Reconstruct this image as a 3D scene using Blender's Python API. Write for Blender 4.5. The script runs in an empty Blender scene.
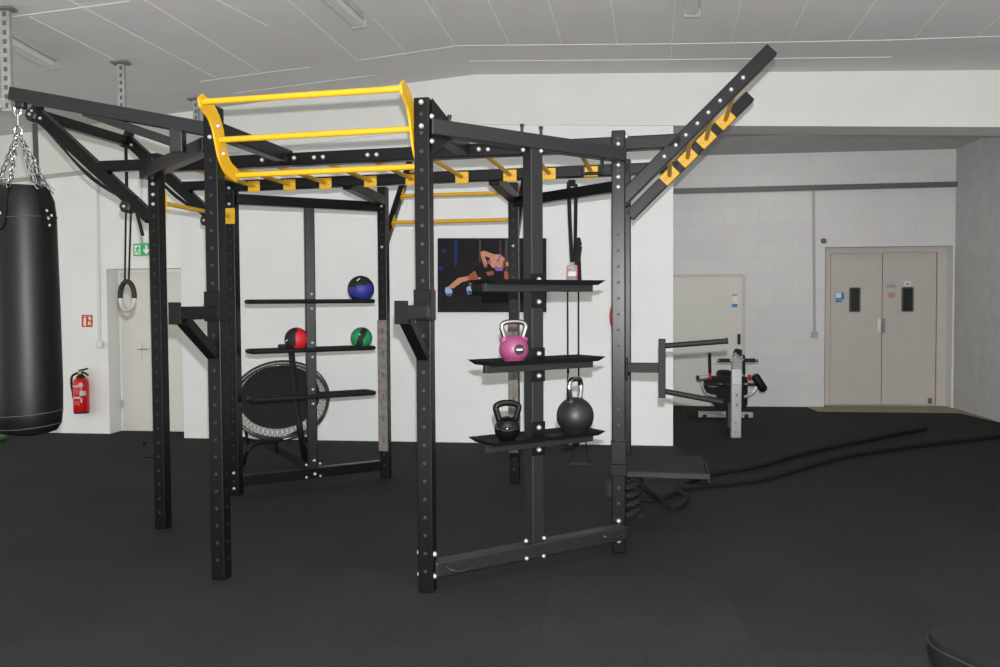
import bpy, bmesh, math, random
from mathutils import Vector as V, Matrix as M
random.seed(4)
SC = bpy.context.scene
COL = SC.collection
F = 861.0
CH = 1.6
TH = .0362
ROLL = .0062

# ------------------------------------------------------------------ helpers
def ray(px, py):
    x_, y_ = px - 500, py - 333.5
    a, b = (x_ * math.cos(ROLL) - y_ * math.sin(ROLL)) / F, -(y_ * math.cos(ROLL) + x_ * math.sin(ROLL)) / F
    return V((a, math.cos(TH) + b * math.sin(TH), b * math.cos(TH) - math.sin(TH)))
CAM = V((0, 0, CH))
def fl(px, py, z=0.0):
    d = ray(px, py); return CAM + d * ((z - CH) / d.z)
def atY(px, py, Y):
    d = ray(px, py); return CAM + d * (Y / d.y)
def onv(px, py, P0, d2):
    n = V((-d2.y, d2.x, 0)); d = ray(px, py)
    return CAM + d * ((P0 - CAM).dot(n) / d.dot(n))

def mat(name, col, rough=0.5, metal=0.0, var=0.06, scale=12.0, bump=0.0, bscale=None, spec=0.5, coat=0.0):
    m = bpy.data.materials.new(name); m.use_nodes = True
    nt = m.node_tree; b = nt.nodes['Principled BSDF']
    b.inputs['Roughness'].default_value = rough
    b.inputs['Metallic'].default_value = metal
    b.inputs['Specular IOR Level'].default_value = spec
    b.inputs['Coat Weight'].default_value = coat
    tc = nt.nodes.new('ShaderNodeTexCoord')
    nz = nt.nodes.new('ShaderNodeTexNoise'); nz.inputs['Scale'].default_value = scale; nz.inputs['Detail'].default_value = 5
    nt.links.new(tc.outputs['Object'], nz.inputs['Vector'])
    cr = nt.nodes.new('ShaderNodeValToRGB')
    c = V(col[:3])
    cr.color_ramp.elements[0].color = (*(c * (1 - var)), 1); cr.color_ramp.elements[1].color = (*[min(1, x * (1 + var)) for x in c], 1)
    cr.color_ramp.elements[0].position = .3; cr.color_ramp.elements[1].position = .7
    nt.links.new(nz.outputs['Fac'], cr.inputs['Fac']); nt.links.new(cr.outputs['Color'], b.inputs['Base Color'])
    if bump:
        n2 = nt.nodes.new('ShaderNodeTexNoise'); n2.inputs['Scale'].default_value = bscale or scale * 8; n2.inputs['Detail'].default_value = 3
        nt.links.new(tc.outputs['Object'], n2.inputs['Vector'])
        bp = nt.nodes.new('ShaderNodeBump'); bp.inputs['Strength'].default_value = bump; bp.inputs['Distance'].default_value = .01
        nt.links.new(n2.outputs['Fac'], bp.inputs['Height']); nt.links.new(bp.outputs['Normal'], b.inputs['Normal'])
    return m

def s2l(*c):
    return tuple(((x / 255 + .055) / 1.055) ** 2.4 if x > 10 else x / 255 / 12.92 for x in c)

ORG = {}
def worldorg(o):
    return ORG.get(o.name, V((0, 0, 0)))
def obj(name, bm, m, parent=None, org=None, smooth=False):
    """links bm (world coordinates) as one mesh object"""
    me = bpy.data.meshes.new(name)
    bmesh.ops.recalc_face_normals(bm, faces=bm.faces)
    bm.to_mesh(me); bm.free()
    for x in (m if isinstance(m, (list, tuple)) else [m]): me.materials.append(x)
    o = bpy.data.objects.new(name, me); COL.objects.link(o)
    base = worldorg(parent) if parent else V((0, 0, 0))
    if org is None:
        if parent: org = base
        else:
            vs = [v.co for v in me.vertices]
            org = V((sum(v.x for v in vs) / len(vs), sum(v.y for v in vs) / len(vs), min(v.z for v in vs)))
    org = V(org)
    me.transform(M.Translation(-org))
    o.location = org - base
    if parent: o.parent = parent
    ORG[o.name] = org
    if smooth:
        for p in me.polygons: p.use_smooth = True
        try: me.set_sharp_from_angle(angle=math.radians(38))
        except Exception: pass
    return o
def tag(o, label, cat, group=None):
    o['label'] = label; o['category'] = cat
    if group: o['group'] = group
    return o
def thing(name, label, cat, loc, group=None):
    o = bpy.data.objects.new(name, None); COL.objects.link(o)
    o.location = loc; ORG[o.name] = V(loc); o.empty_display_size = .1
    return tag(o, label, cat, group)
def struct(name, bm, m, parent=None, smooth=False):
    o = obj(name, bm, m, parent, smooth=smooth)
    if not parent: o['kind'] = 'structure'
    return o
B = bmesh.new

def box(bm, c, size, rot=None, bev=0.0, mi=0, segs=1):
    r = bmesh.ops.create_cube(bm, size=1.0)
    vs = r['verts']
    for v in vs: v.co = V((v.co.x * size[0], v.co.y * size[1], v.co.z * size[2]))
    fs = list({f for v in vs for f in v.link_faces})
    if bev:
        es = list({e for v in vs for e in v.link_edges})
        rb = bmesh.ops.bevel(bm, geom=es, offset=bev, segments=segs, affect='EDGES', profile=.5)
        vs = list({v for f in rb['faces'] for v in f.verts} | {v for v in vs if v.is_valid})
        fs = list({f for v in vs for f in v.link_faces})
    mt = M.Translation(V(c)) @ (rot.to_4x4() if rot else M.Identity(4))
    for v in vs: v.co = mt @ v.co
    for f in fs: f.material_index = mi
    return vs
def frame(d, up=V((0, 0, 1))):
    """matrix whose local Y is d"""
    y = d.normalized(); x = y.cross(up)
    if x.length < 1e-4: x = V((1, 0, 0))
    x.normalize(); z = x.cross(y)
    return M((x, y, z)).transposed()
def bar(bm, p, q, w, h=None, bev=.006, up=V((0, 0, 1)), mi=0):
    p, q = V(p), V(q); h = h or w
    return box(bm, (p + q) / 2, (w, (q - p).length, h), frame(q - p, up), bev, mi, 2 if bev else 1)
def cyl(bm, p, q, r, n=16, r2=None, mi=0, cap=True):
    p, q = V(p), V(q); r2 = r if r2 is None else r2
    R = frame(q - p)
    a, b = [], []
    for i in range(n):
        t = 2 * math.pi * i / n; e = V((math.cos(t), 0, math.sin(t)))
        a.append(bm.verts.new(p + R @ (e * r))); b.append(bm.verts.new(q + R @ (e * r2)))
    for i in range(n):
        f = bm.faces.new((a[i], a[(i + 1) % n], b[(i + 1) % n], b[i])); f.material_index = mi
    if cap:
        for l in (a, b): bm.faces.new(l).material_index = mi
def tube(bm, pts, r, n=8, closed=False, mi=0):
    pts = [V(p) for p in pts]; N = len(pts); rings = []
    prev = None
    for i, p in enumerate(pts):
        if closed: t = pts[(i + 1) % N] - pts[i - 1]
        else: t = pts[min(i + 1, N - 1)] - pts[max(i - 1, 0)]
        t.normalize()
        if prev is None:
            x = t.cross(V((0, 0, 1)));
            if x.length < 1e-3: x = t.cross(V((1, 0, 0)))
        else: x = prev - t * prev.dot(t)
        x.normalize(); prev = x; y = t.cross(x)
        rr = r[i] if isinstance(r, (list, tuple)) else r
        rings.append([bm.verts.new(p + (x * math.cos(2 * math.pi * k / n) + y * math.sin(2 * math.pi * k / n)) * rr) for k in range(n)])
    for i in range(N if closed else N - 1):
        a, b = rings[i], rings[(i + 1) % N]
        off = 0
        if closed and i == N - 1:
            off = min(range(n), key=lambda k: (a[0].co - b[k].co).length)
        for k in range(n):
            f = bm.faces.new((a[k], a[(k + 1) % n], b[(k + 1 + off) % n], b[(k + off) % n])); f.material_index = mi
    if not closed:
        bm.faces.new(rings[0]).material_index = mi; bm.faces.new(rings[-1]).material_index = mi
def spline(pts, n=8):
    pts = [V(p) for p in pts]; out = []
    for i in range(len(pts) - 1):
        p0, p1, p2, p3 = pts[max(i - 1, 0)], pts[i], pts[i + 1], pts[min(i + 2, len(pts) - 1)]
        for k in range(n):
            t = k / n
            out.append(.5 * ((2 * p1) + (p2 - p0) * t + (2 * p0 - 5 * p1 + 4 * p2 - p3) * t * t + (3 * p1 - p0 - 3 * p2 + p3) * t ** 3))
    return out + [pts[-1]]
def lathe(bm, prof, c, axis=V((0, 0, 1)), n=32, mi=0):
    """prof: list of (r, h) along axis from c"""
    c = V(c); R = frame(axis, V((1, 0, 0)) if abs(axis.z) > .9 else V((0, 0, 1)))
    rings = []
    for r, h in prof:
        if r < 1e-5: rings.append([bm.verts.new(c + R @ V((0, h, 0)))])
        else: rings.append([bm.verts.new(c + R @ V((r * math.cos(2 * math.pi * k / n), h, r * math.sin(2 * math.pi * k / n)))) for k in range(n)])
    for a, b in zip(rings, rings[1:]):
        for k in range(n):
            if len(a) == 1 and len(b) == 1: continue
            if len(a) == 1: f = bm.faces.new((a[0], b[k], b[(k + 1) % n]))
            elif len(b) == 1: f = bm.faces.new((a[k], a[(k + 1) % n], b[0]))
            else: f = bm.faces.new((a[k], a[(k + 1) % n], b[(k + 1) % n], b[k]))
            f.material_index = mi
    for l in (rings[0], rings[-1]):
        if len(l) > 1: bm.faces.new(l).material_index = mi
def prism(bm, pts, off, mi=0):
    """closed polygon of 3d points extruded by vector off"""
    a = [bm.verts.new(V(p)) for p in pts]; b = [bm.verts.new(V(p) + V(off)) for p in pts]; n = len(a)
    for i in range(n): bm.faces.new((a[i], a[(i + 1) % n], b[(i + 1) % n], b[i])).material_index = mi
    bm.faces.new(a[::-1]).material_index = mi; bm.faces.new(b).material_index = mi

# ------------------------------------------------------------------ materials
STEEL = mat('anthracite_powder_coat', (.0042, .0042, .0049), .32, 0, .05, 30, .03, 500, .20)
STEELF = mat('satin_black_steel', (.008, .008, .009), .6, 0, .05, 30, 0, None, .22)
STEELG = mat('grey_steel_boom', (.010, .010, .0115), .45, 0, .05, 30, 0, None, .4)
HOLE = mat('drilled_hole', (.008, .008, .009), .6)
ZINC = mat('zinc_bolt', (.50, .50, .49), .42, .6, .08, 60)
YEL = mat('yellow_powder_coat', (.56, .31, .010), .45, 0, .04, 30, 0, None, .3)
GALV = mat('galvanised_steel', (.42, .44, .43), .5, .6, .15, 25)
WHITE = mat('white_wall_paint', (.76, .77, .77), .75, 0, .02, 3, .12, 60, .2)
WHITEL = mat('white_plaster_paint', (.82, .825, .815), .7, 0, .03, 2.5, .15, 40, .2)
BEAMM = mat('beam_paint', (.72, .72, .70), .8, 0, .03, 2, .15, 30, .2)
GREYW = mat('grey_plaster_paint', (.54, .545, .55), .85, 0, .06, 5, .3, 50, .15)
DOORW = mat('cream_door_lacquer', (.68, .67, .62), .45, 0, .02, 3)
DOORB = mat('beige_door_lacquer', (.57, .535, .50), .5, 0, .03, 3)
DFRAME = mat('door_frame_beige', (.60, .55, .505), .5, 0, .03, 3)
CHROME = mat('chrome', (.42, .42, .43), .14, 1.0, .03, 20)
SILVER = mat('silver_lacquer', (.50, .51, .52), .35, .5, .05, 20)
BLACKP = mat('black_plastic', (.012, .012, .013), .45, 0, .1, 20, 0, None, .35)
RUB = mat('black_rubber', (.014, .014, .015), .7, 0, .1, 40, .2, 300, .3)
LEATH = mat('black_leatherette', (.0035, .0035, .004), .43, 0, .1, 20, .10, 160, .28)
VINYL = mat('black_upholstery', (.006, .006, .0065), .5, 0, .1, 20, .1, 160, .2)
RED = mat('red_lacquer', s2l(200, 16, 20), .3, 0, .04, 20)
LBL = mat('white_label_print', (.8, .78, .78), .5)
GREEN = mat('green_sign', s2l(25, 185, 95), .45, 0, .03)
REDS = mat('red_sign', s2l(195, 25, 30), .45, 0, .03)
PINK = mat('pink_vinyl', (.215, .042, .112), .45, 0, .04)
BLK = mat('gloss_black_enamel', (.004, .004, .004), .08, 0, .1, 20, 0, None, .35)
MATB = mat('matt_black_vinyl', (.010, .010, .0115), .46, 0, .08, 30, .08, 250, .45)
BLUEB = mat('blue_ball_rubber', s2l(35, 45, 130), .55, 0, .06, 30, .1, 300)
REDB = mat('red_ball_rubber', s2l(190, 28, 40), .55, 0, .06, 30, .1, 300)
GRNB = mat('green_ball_rubber', s2l(20, 130, 75), .55, 0, .06, 30, .1, 300)
WOODP = mat('worn_grey_board', (.135, .122, .112), .6, 0, .3, 22)
STRAP = mat('black_webbing', (.010, .010, .011), .8, 0, .2, 80, .2, 300, .2)
ROPEM = mat('black_rope', (.012, .012, .013), .85, 0, .3, 60, .3, 200, .2)
RINGW = mat('pale_ring_plastic', (.40, .37, .33), .45, 0, .08, 20)
GLASS_D = mat('dark_wired_glass', (.02, .024, .024), .08, 0, .2, 10)
BLUEP = mat('blue_sticker', s2l(60, 130, 190), .5)
ORAP = mat('orange_sticker', s2l(225, 150, 50), .5)
PINKP = mat('pale_red_print', s2l(190, 150, 145), .5)
TANF = mat('tan_floor_screed', (.30, .25, .18), .7, 0, .15, 4, .2, 60)
PLEX = mat('lamp_cover', (.55, .56, .53), .35, 0, .04)
BUNG = mat('beige_bungee', (.30, .29, .26), .7, 0, .2, 30)
GRIP = mat('black_foam_grip', (.012, .012, .012), .8)

def floor_mat():
    m = bpy.data.materials.new('black_rubber_floor_tiles'); m.use_nodes = True
    nt = m.node_tree; b = nt.nodes['Principled BSDF']; L = nt.links.new
    b.inputs['Roughness'].default_value = .82; b.inputs['Specular IOR Level'].default_value = .22
    tc = nt.nodes.new('ShaderNodeTexCoord')
    mp = nt.nodes.new('ShaderNodeMapping'); mp.inputs['Rotation'].default_value = (0, 0, math.radians(6.6)); mp.inputs['Location'].default_value = (.3, .35, 0)
    L(tc.outputs['Object'], mp.inputs['Vector'])
    br = nt.nodes.new('ShaderNodeTexBrick'); br.offset = 0.5
    br.inputs['Scale'].default_value = 1.0; br.inputs['Brick Width'].default_value = 1.0; br.inputs['Row Height'].default_value = 1.0
    br.inputs['Mortar Size'].default_value = .003; br.inputs['Mortar Smooth'].default_value = .3; br.inputs['Bias'].default_value = 0
    br.inputs['Color1'].default_value = (.0108, .0108, .0110, 1); br.inputs['Color2'].default_value = (.0136, .0136, .0138, 1); br.inputs['Mortar'].default_value = (.0070, .0070, .0070, 1)
    L(mp.outputs['Vector'], br.inputs['Vector'])
    n1 = nt.nodes.new('ShaderNodeTexNoise'); n1.inputs['Scale'].default_value = 240; n1.inputs['Detail'].default_value = 3
    L(tc.outputs['Object'], n1.inputs['Vector'])
    n2 = nt.nodes.new('ShaderNodeTexNoise'); n2.inputs['Scale'].default_value = 1.1; n2.inputs['Detail'].default_value = 6; n2.inputs['Roughness'].default_value = .65
    L(tc.outputs['Object'], n2.inputs['Vector'])
    def mr(src, a, c, lo, hi):
        x = nt.nodes.new('ShaderNodeMapRange'); x.inputs[1].default_value = a; x.inputs[2].default_value = c; x.inputs[3].default_value = lo; x.inputs[4].default_value = hi
        L(src, x.inputs[0]); return x.outputs[0]
    mu = nt.nodes.new('ShaderNodeMath'); mu.operation = 'MULTIPLY'
    n3 = nt.nodes.new('ShaderNodeTexNoise'); n3.inputs['Scale'].default_value = 75; n3.inputs['Detail'].default_value = 2
    L(tc.outputs['Object'], n3.inputs['Vector'])
    m3 = nt.nodes.new('ShaderNodeMath'); m3.operation = 'MULTIPLY'
    L(mr(n1.outputs['Fac'], .3, .7, .7, 1.35), m3.inputs[0]); L(mr(n3.outputs['Fac'], .3, .7, .72, 1.3), m3.inputs[1])
    mp2 = nt.nodes.new('ShaderNodeMapping'); mp2.inputs['Rotation'].default_value = (0, 0, .5); mp2.inputs['Scale'].default_value = (1.2, 9, 1)
    L(tc.outputs['Object'], mp2.inputs['Vector'])
    n4 = nt.nodes.new('ShaderNodeTexNoise'); n4.inputs['Scale'].default_value = 1.6; n4.inputs['Detail'].default_value = 6; n4.inputs['Roughness'].default_value = .7
    L(mp2.outputs['Vector'], n4.inputs['Vector'])
    m4 = nt.nodes.new('ShaderNodeMath'); m4.operation = 'MULTIPLY'
    L(m3.outputs[0], m4.inputs[0]); L(mr(n4.outputs['Fac'], .62, .80, 1.0, 1.9), m4.inputs[1])
    L(m4.outputs[0], mu.inputs[0]); L(mr(n2.outputs['Fac'], .3, .7, .8, 1.25), mu.inputs[1])
    mx = nt.nodes.new('ShaderNodeVectorMath'); mx.operation = 'SCALE'
    L(br.outputs['Color'], mx.inputs[0]); L(mu.outputs[0], mx.inputs['Scale'])
    L(mx.outputs[0], b.inputs['Base Color'])
    bp = nt.nodes.new('ShaderNodeBump'); bp.inputs['Strength'].default_value = .25; bp.inputs['Distance'].default_value = .004
    L(n1.outputs['Fac'], bp.inputs['Height']); L(bp.outputs['Normal'], b.inputs['Normal'])
    return m
def block_mat(name, c, bw, bh, ms, mort, rot, strength=.35, loc=(0, 0, 0), bias=0, vert=True):
    m = bpy.data.materials.new(name); m.use_nodes = True
    nt = m.node_tree; b = nt.nodes['Principled BSDF']; L = nt.links.new
    b.inputs['Roughness'].default_value = .8; b.inputs['Specular IOR Level'].default_value = .2
    tc = nt.nodes.new('ShaderNodeTexCoord')
    mp = nt.nodes.new('ShaderNodeMapping'); mp.inputs['Rotation'].default_value = rot; mp.inputs['Location'].default_value = loc
    L(tc.outputs['Object'], mp.inputs['Vector'])
    br = nt.nodes.new('ShaderNodeTexBrick')
    br.inputs['Scale'].default_value = 1; br.inputs['Brick Width'].default_value = bw; br.inputs['Row Height'].default_value = bh
    br.inputs['Mortar Size'].default_value = ms; br.inputs['Mortar Smooth'].default_value = .4
    br.inputs['Color1'].default_value = (*c, 1); br.inputs['Color2'].default_value = (*[x * .97 for x in c], 1); br.inputs['Mortar'].default_value = (*mort, 1)
    L(mp.outputs['Vector'], br.inputs['Vector'])
    nz = nt.nodes.new('ShaderNodeTexNoise'); nz.inputs['Scale'].default_value = 2.2; nz.inputs['Detail'].default_value = 7
    L(tc.outputs['Object'], nz.inputs['Vector'])
    mx = nt.nodes.new('ShaderNodeMix'); mx.data_type = 'RGBA'; mx.blend_type = 'MULTIPLY'; mx.inputs[0].default_value = .16
    L(br.outputs['Color'], mx.inputs[6]); L(nz.outputs['Color'], mx.inputs[7])
    L(mx.outputs[2], b.inputs['Base Color'])
    bp = nt.nodes.new('ShaderNodeBump'); bp.inputs['Strength'].default_value = strength; bp.inputs['Distance'].default_value = .008; bp.invert = True
    L(br.outputs['Fac'], bp.inputs['Height']); L(bp.outputs['Normal'], b.inputs['Normal'])
    return m

# ------------------------------------------------------------------ the setting
UP = V((0, 0, 1))
pA, pB = fl(396, 441.5), fl(673, 446)
dP = (pB - pA).normalized()                      # along the partition, to the right
nP = V((-dP.y, dP.x, 0))                         # away from the viewer
dR = V((100 / F, 1, 0)).normalized()             # room depth direction
dB = V((dR.y, -dR.x, 0))                         # along the back wall, to the right
wR = fl(953, 408)                                # back right corner at the floor
def onP(px, py, o=0): return onv(px, py, pA + nP * o, dP)
def onB(px, py, o=0): return onv(px, py, wR + dR * o, dB)

# floor
bm = B(); prism(bm, [(-11, -3, -.05), (9, -3, -.05), (10, 16, -.05), (-11, 16, -.05)], (0, 0, .05))
struct('floor', bm, floor_mat())
# bare strip in front of the double door
bm = B(); prism(bm, [onB(806, 408).xy.to_3d() * 1, fl(818, 411.6), fl(960, 413.2), fl(1010, 425), (onB(958, 408) + dR * .0).xy.to_3d(), (onB(958, 408) + dR * .6).xy.to_3d(), (onB(806, 408) + dR * .6).xy.to_3d()], (0, 0, .004))
struct('floor_doorway', bm, TANF)

# beam and ceiling profile on the partition plane (the roof bends at the ridge)
KT, KB = onP(475, 75), onP(475, 124.8)
def ext(a, b, s):                                  # a point beyond b, s metres
    return b + (b - a).normalized() * s
RT, RB = onP(1000, 70.5), onP(1000, 127.5)
LT, LB = onP(200, 110.5), onP(105, 168)
RT, RB = ext(KT, RT, 2.5), ext(KB, RB, 2.5)
LT, LB = ext(KT, LT, 5.0), ext(KB, LB, 3.6)
bm = B(); prism(bm, [KT - nP * .02 + UP * .3, RT - nP * .02 + UP * .3, RB - nP * .02, KB - nP * .02, LB - nP * .02, LT - nP * .02 + UP * .3], nP * .47)
struct('beam', bm, BEAMM)
CEIL = block_mat('ceiling_boards', (.73, .73, .72), .62, 2.6, .002, (.76, .76, .75), (0, 0, math.radians(96.6)), .02, (.0, .33, 0))
def slab(name, q, m, t=.12):
    bm = B(); prism(bm, q, UP * t); struct(name, bm, m)
back = dR * -12.5
def ceil_mat(name, base, bw_l):
    m = bpy.data.materials.new(name); m.use_nodes = True
    return m
# boards run along the room; seams filled with paler paint
slab('ceiling_right', [KT, RT, RT + back, KT + back], CEIL)
CEIL2 = CEIL.copy(); CEIL2.name = 'ceiling_boards_slope'
slab('ceiling_left', [LT, KT, KT + back, LT + back], CEIL2)
# paint-filled seams that show as fine bright lines
SEAM = mat('seam_filler', (.93, .93, .91), .7, 0, .05, 8)
SEAMG = mat('seam_filler_dull', (.82, .82, .80), .7, 0, .08, 8)
def onC(px, py, side):
    n = (dR.cross((RT if side > 0 else LT) - KT)).normalized()
    d = ray(px, py); return CAM + d * ((KT - CAM).dot(n) / d.dot(n))
def seam(bm, a, b, side, w=.014):
    a, b = onC(*a, side), onC(*b, side); bar(bm, a, b, w, .006, 0)
bm = B()
for a, b in [((456, 45.5), (700, 43.5)), ((700, 43.5), (890, 40)), ((890, 40), (1000, 36)), ((470, 61), (672, 59.5)), ((672, 59.5), (892, 57))]:
    seam(bm, a, b, 1, .014)
struct('ceiling_joints_right', bm, SEAM)
bm = B()
for a, b in [((488, 0), (510, 45)), ((548, 0), (562, 44)), ((611, 0), (617, 43)), ((675, 0), (671, 58)), ((741, 0), (731, 42)),
             ((808, 0), (789, 40)), ((876, 0), (848, 40)), ((947, 0), (913, 39)), ((1000, 17), (976, 37))]:
    seam(bm, a, b, 1, .010)
struct('ceiling_seams_right', bm, SEAMG)
bm = B()
for a, b in [((200, 81.5), (262, 73)), ((262, 73), (310, 67)), ((357, 60.5), (455, 46)), ((235, 93), (374, 75)), ((374, 75), (384, 84)),
             ((425, 0), (456, 46)), ((10, 17), (130, 1)), ((69, 0), (220, 80)), ((145, 0), (262, 73)), ((217, 0), (268, 26)), ((288, 0), (357, 60)), ((374, 19), (405, 51)), ((30, 17), (135, 70))]:
    seam(bm, a, b, -1, .012)
struct('ceiling_seams_left', bm, SEAMG)

# partition wall
bm = B()
q0 = onP(184, 436); q0.z = 0
def onbeam(P):                                    # height of the beam's underside above a plan point of the partition plane
    k = (P - KB).dot(dP)
    A, Bq = (KB, RB) if k > 0 else (KB, LB)
    return A.z + (Bq.z - A.z) * abs(k) / max(1e-6, abs((Bq - A).dot(dP)))
qk = KB.copy()
e0 = q0.copy(); e0.z = onbeam(q0) + .03
e1 = pB.copy(); e1.z = onbeam(pB) + .03
k0 = V((pB.x, pB.y, 0))
prism(bm, [q0 + nP * .004, k0 + nP * .004, e1 + nP * .004, qk + UP * .03 + nP * .004, e0 + nP * .004], nP * .30)
struct('wall_partition', bm, WHITE)

# left wall with the door recess
oL = .235
wl0 = onP(110, 434, oL); wl0.z = 0
wl1 = q0 + nP * oL + dP * .1
hd = onP(150, 268.4, oL).z
farL = wl0 - dP * 6
bm = B()
prism(bm, [farL, wl0, wl0 + UP * 3.9, farL + UP * 3.5], nP * .4)
prism(bm, [wl0 + UP * hd, wl1 + UP * hd, wl1 + UP * 3.9, wl0 + UP * 3.9], nP * .4)
struct('wall_left', bm, WHITEL)
# door in the recess
dd = .26
bm = B()
a = wl0 + nP * dd; b = wl1 + nP * dd + dP * .3
prism(bm, [a, b, b + UP * (hd + .1), a + UP * (hd + .1)], nP * .12)
struct('wall_recess', bm, WHITEL)
da = onP(123.5, 430, oL + dd); da.z = 0
bm = B(); prism(bm, [da + dP * .02 + UP * .01, da + dP * .86 + UP * .01, da + dP * .86 + UP * 2.0, da + dP * .02 + UP * 2.0], nP * -.035)
d1 = struct('door_1', bm, DOORW)
bm = B()
pl = onP(140, 350, oL + dd - .045)
hp = onP(140, 349, oL + dd - .045); hl = onP(139.7, 350, oL + dd - .045)
bar(bm, onP(140.3, 341, oL + dd - .04), onP(140.3, 361, oL + dd - .04), .035, .012, .003, nP)
obj('lock_plate', bm, SILVER, d1)
bm = B(); h0 = onP(140.3, 349, oL + dd - .04); tube(bm, spline([h0, h0 - nP * .05, h0 - nP * .055 + dP * .03, h0 - nP * .055 + dP * .12], 4), .009)
obj('door_handle', bm, SILVER, d1, smooth=True)
bm = B()
for z in (.3, 1.75): cyl(bm, da - nP * .05 + dP * .02 + UP * z, da - nP * .05 + dP * .02 + UP * (z + .1), .012)
obj('hinge', bm, SILVER, d1)

# back wall of the right-hand bay, with the double door recess
BLOCK = block_mat('painted_block_wall', (.80, .805, .815), .5, .25, .006, (.735, .74, .75), (math.radians(90), 0, 0), .2)
zc = onB(957, 149).z; zbay = zc
xl = onB(824, 408); xr = onB(951, 408); ht = onB(880, 246.5).z
le = wR - dB * 6.0
g = V((0, 0, 0))
def flat(P): return V((P.x, P.y, 0))
bm = B()
a0, a1, a2, a3 = flat(le), flat(xl), flat(xr), flat(wR) + dB * .3
prism(bm, [a0, a1, a1 + UP * (zc + .2), a0 + UP * (zc + .2)], dR * .35)
prism(bm, [a1 + UP * ht, a2 + UP * ht, a2 + UP * (zc + .2), a1 + UP * (zc + .2)], dR * .35)
prism(bm, [a2, a3, a3 + UP * (zc + .2), a2 + UP * (zc + .2)], dR * .35)
struct('wall_back', bm, BLOCK)
bm = B(); prism(bm, [a1 - dB * .3 + dR * .3, a2 + dB * .3 + dR * .3, a2 + dB * .3 + dR * .3 + UP * 2.9, a1 - dB * .3 + dR * .3 + UP * 2.9], dR * .1)
struct('wall_doorway', bm, WHITEL)
# right wall
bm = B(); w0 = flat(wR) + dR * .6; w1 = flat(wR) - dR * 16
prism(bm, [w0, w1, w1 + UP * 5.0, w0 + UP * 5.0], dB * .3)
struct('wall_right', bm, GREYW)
# rear ceiling
bm = B(); r0 = flat(pA - dP * 6) + nP * .4
prism(bm, [r0 + UP * zc, RB.xy.to_3d() + nP * .4 + UP * zc, flat(wR) + dB * 2 + dR * .5 + UP * zc, flat(le) - dB * 4 + dR * .5 + UP * zc], UP * .15)
struct('ceiling_rear', bm, GREYW)
# dark trunking across the back wall, conduit and junction boxes
TRK = mat('grey_trunking', (.13, .13, .135), .5)
bm = B(); bar(bm, onB(640, 192, -.03), onB(957, 184.3, -.03), .06, .075, .004)
struct('trim_1', bm, TRK)
bm = B()
bar(bm, onB(813.5, 190, -.012), onB(814.5, 331, -.012), .035, .024, .003, dR)
box(bm, onB(814.5, 334.5, -.03), (.085, .05, .085), frame(dR), .006)
tag(obj('cable_conduit', bm, mat('conduit_grey', (.42, .42, .42), .5)), 'grey cable conduit with switch box beside the beige double door', 'conduit')
bm = B(); lathe(bm, [(0, -.03), (.034, -.028), (.042, -.01), (.042, 0)], onB(823.5, 241, 0), dR, 20); lathe(bm, [(0, -.04), (.022, -.038), (.03, -.028)], onB(823.5, 241, 0), dR, 16)
tag(obj('door_bell', bm, mat('bell_grey', (.16, .15, .13), .5), smooth=True), 'small round grey bell on the wall above the double door corner', 'bell')

# white door at the left of the bay
zt = onB(700, 275.5).z
p0, p1 = flat(onB(664, 400)), flat(onB(743, 400))
bm = B(); prism(bm, [p0 - dR * .03 + UP * .01, p1 - dR * .03 + UP * .01, p1 - dR * .03 + UP * (zt), p0 - dR * .03 + UP * zt], dR * .04)
d2 = struct('door_2', bm, DOORW)
bm = B()
bar(bm, p0 - dR * .015 + UP * zt, p1 - dR * .015 + UP * zt, .05, .045, .003)
bar(bm, p1 - dR * .015, p1 - dR * .015 + UP * zt, .05, .045, .003, dR)
obj('door_frame', bm, DFRAME, d2)
bm = B(); c = onB(739, 339, -.05)
bar(bm, onB(739, 334, -.04), onB(739, 344.5, -.04), .045, .02, .006, dR)
obj('lock_plate', bm, BLACKP, d2)
bm = B(); h = onB(738.8, 335.5, -.05); tube(bm, spline([h, h - dR * .045, h - dR * .05 - UP * .02, h - dR * .05 - UP * .055], 4), .014)
obj('door_handle', bm, BLACKP, d2, smooth=True)
bm = B(); bar(bm, onB(734.7, 289 + 7, -.032), onB(734.7, 307.5, -.032), .0765, .003, 0, dR); obj('sticker', bm, LBL, d2)
bm = B(); bar(bm, onB(734.7, 294, -.034), onB(734.7, 295.8, -.034), .07, .004, 0, dR); obj('sticker', bm, ORAP, d2)
bm = B(); bar(bm, onB(734.7, 303.8, -.034), onB(734.7, 307.3, -.034), .08, .004, 0, dR); obj('sticker', bm, BLUEP, d2)

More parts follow.
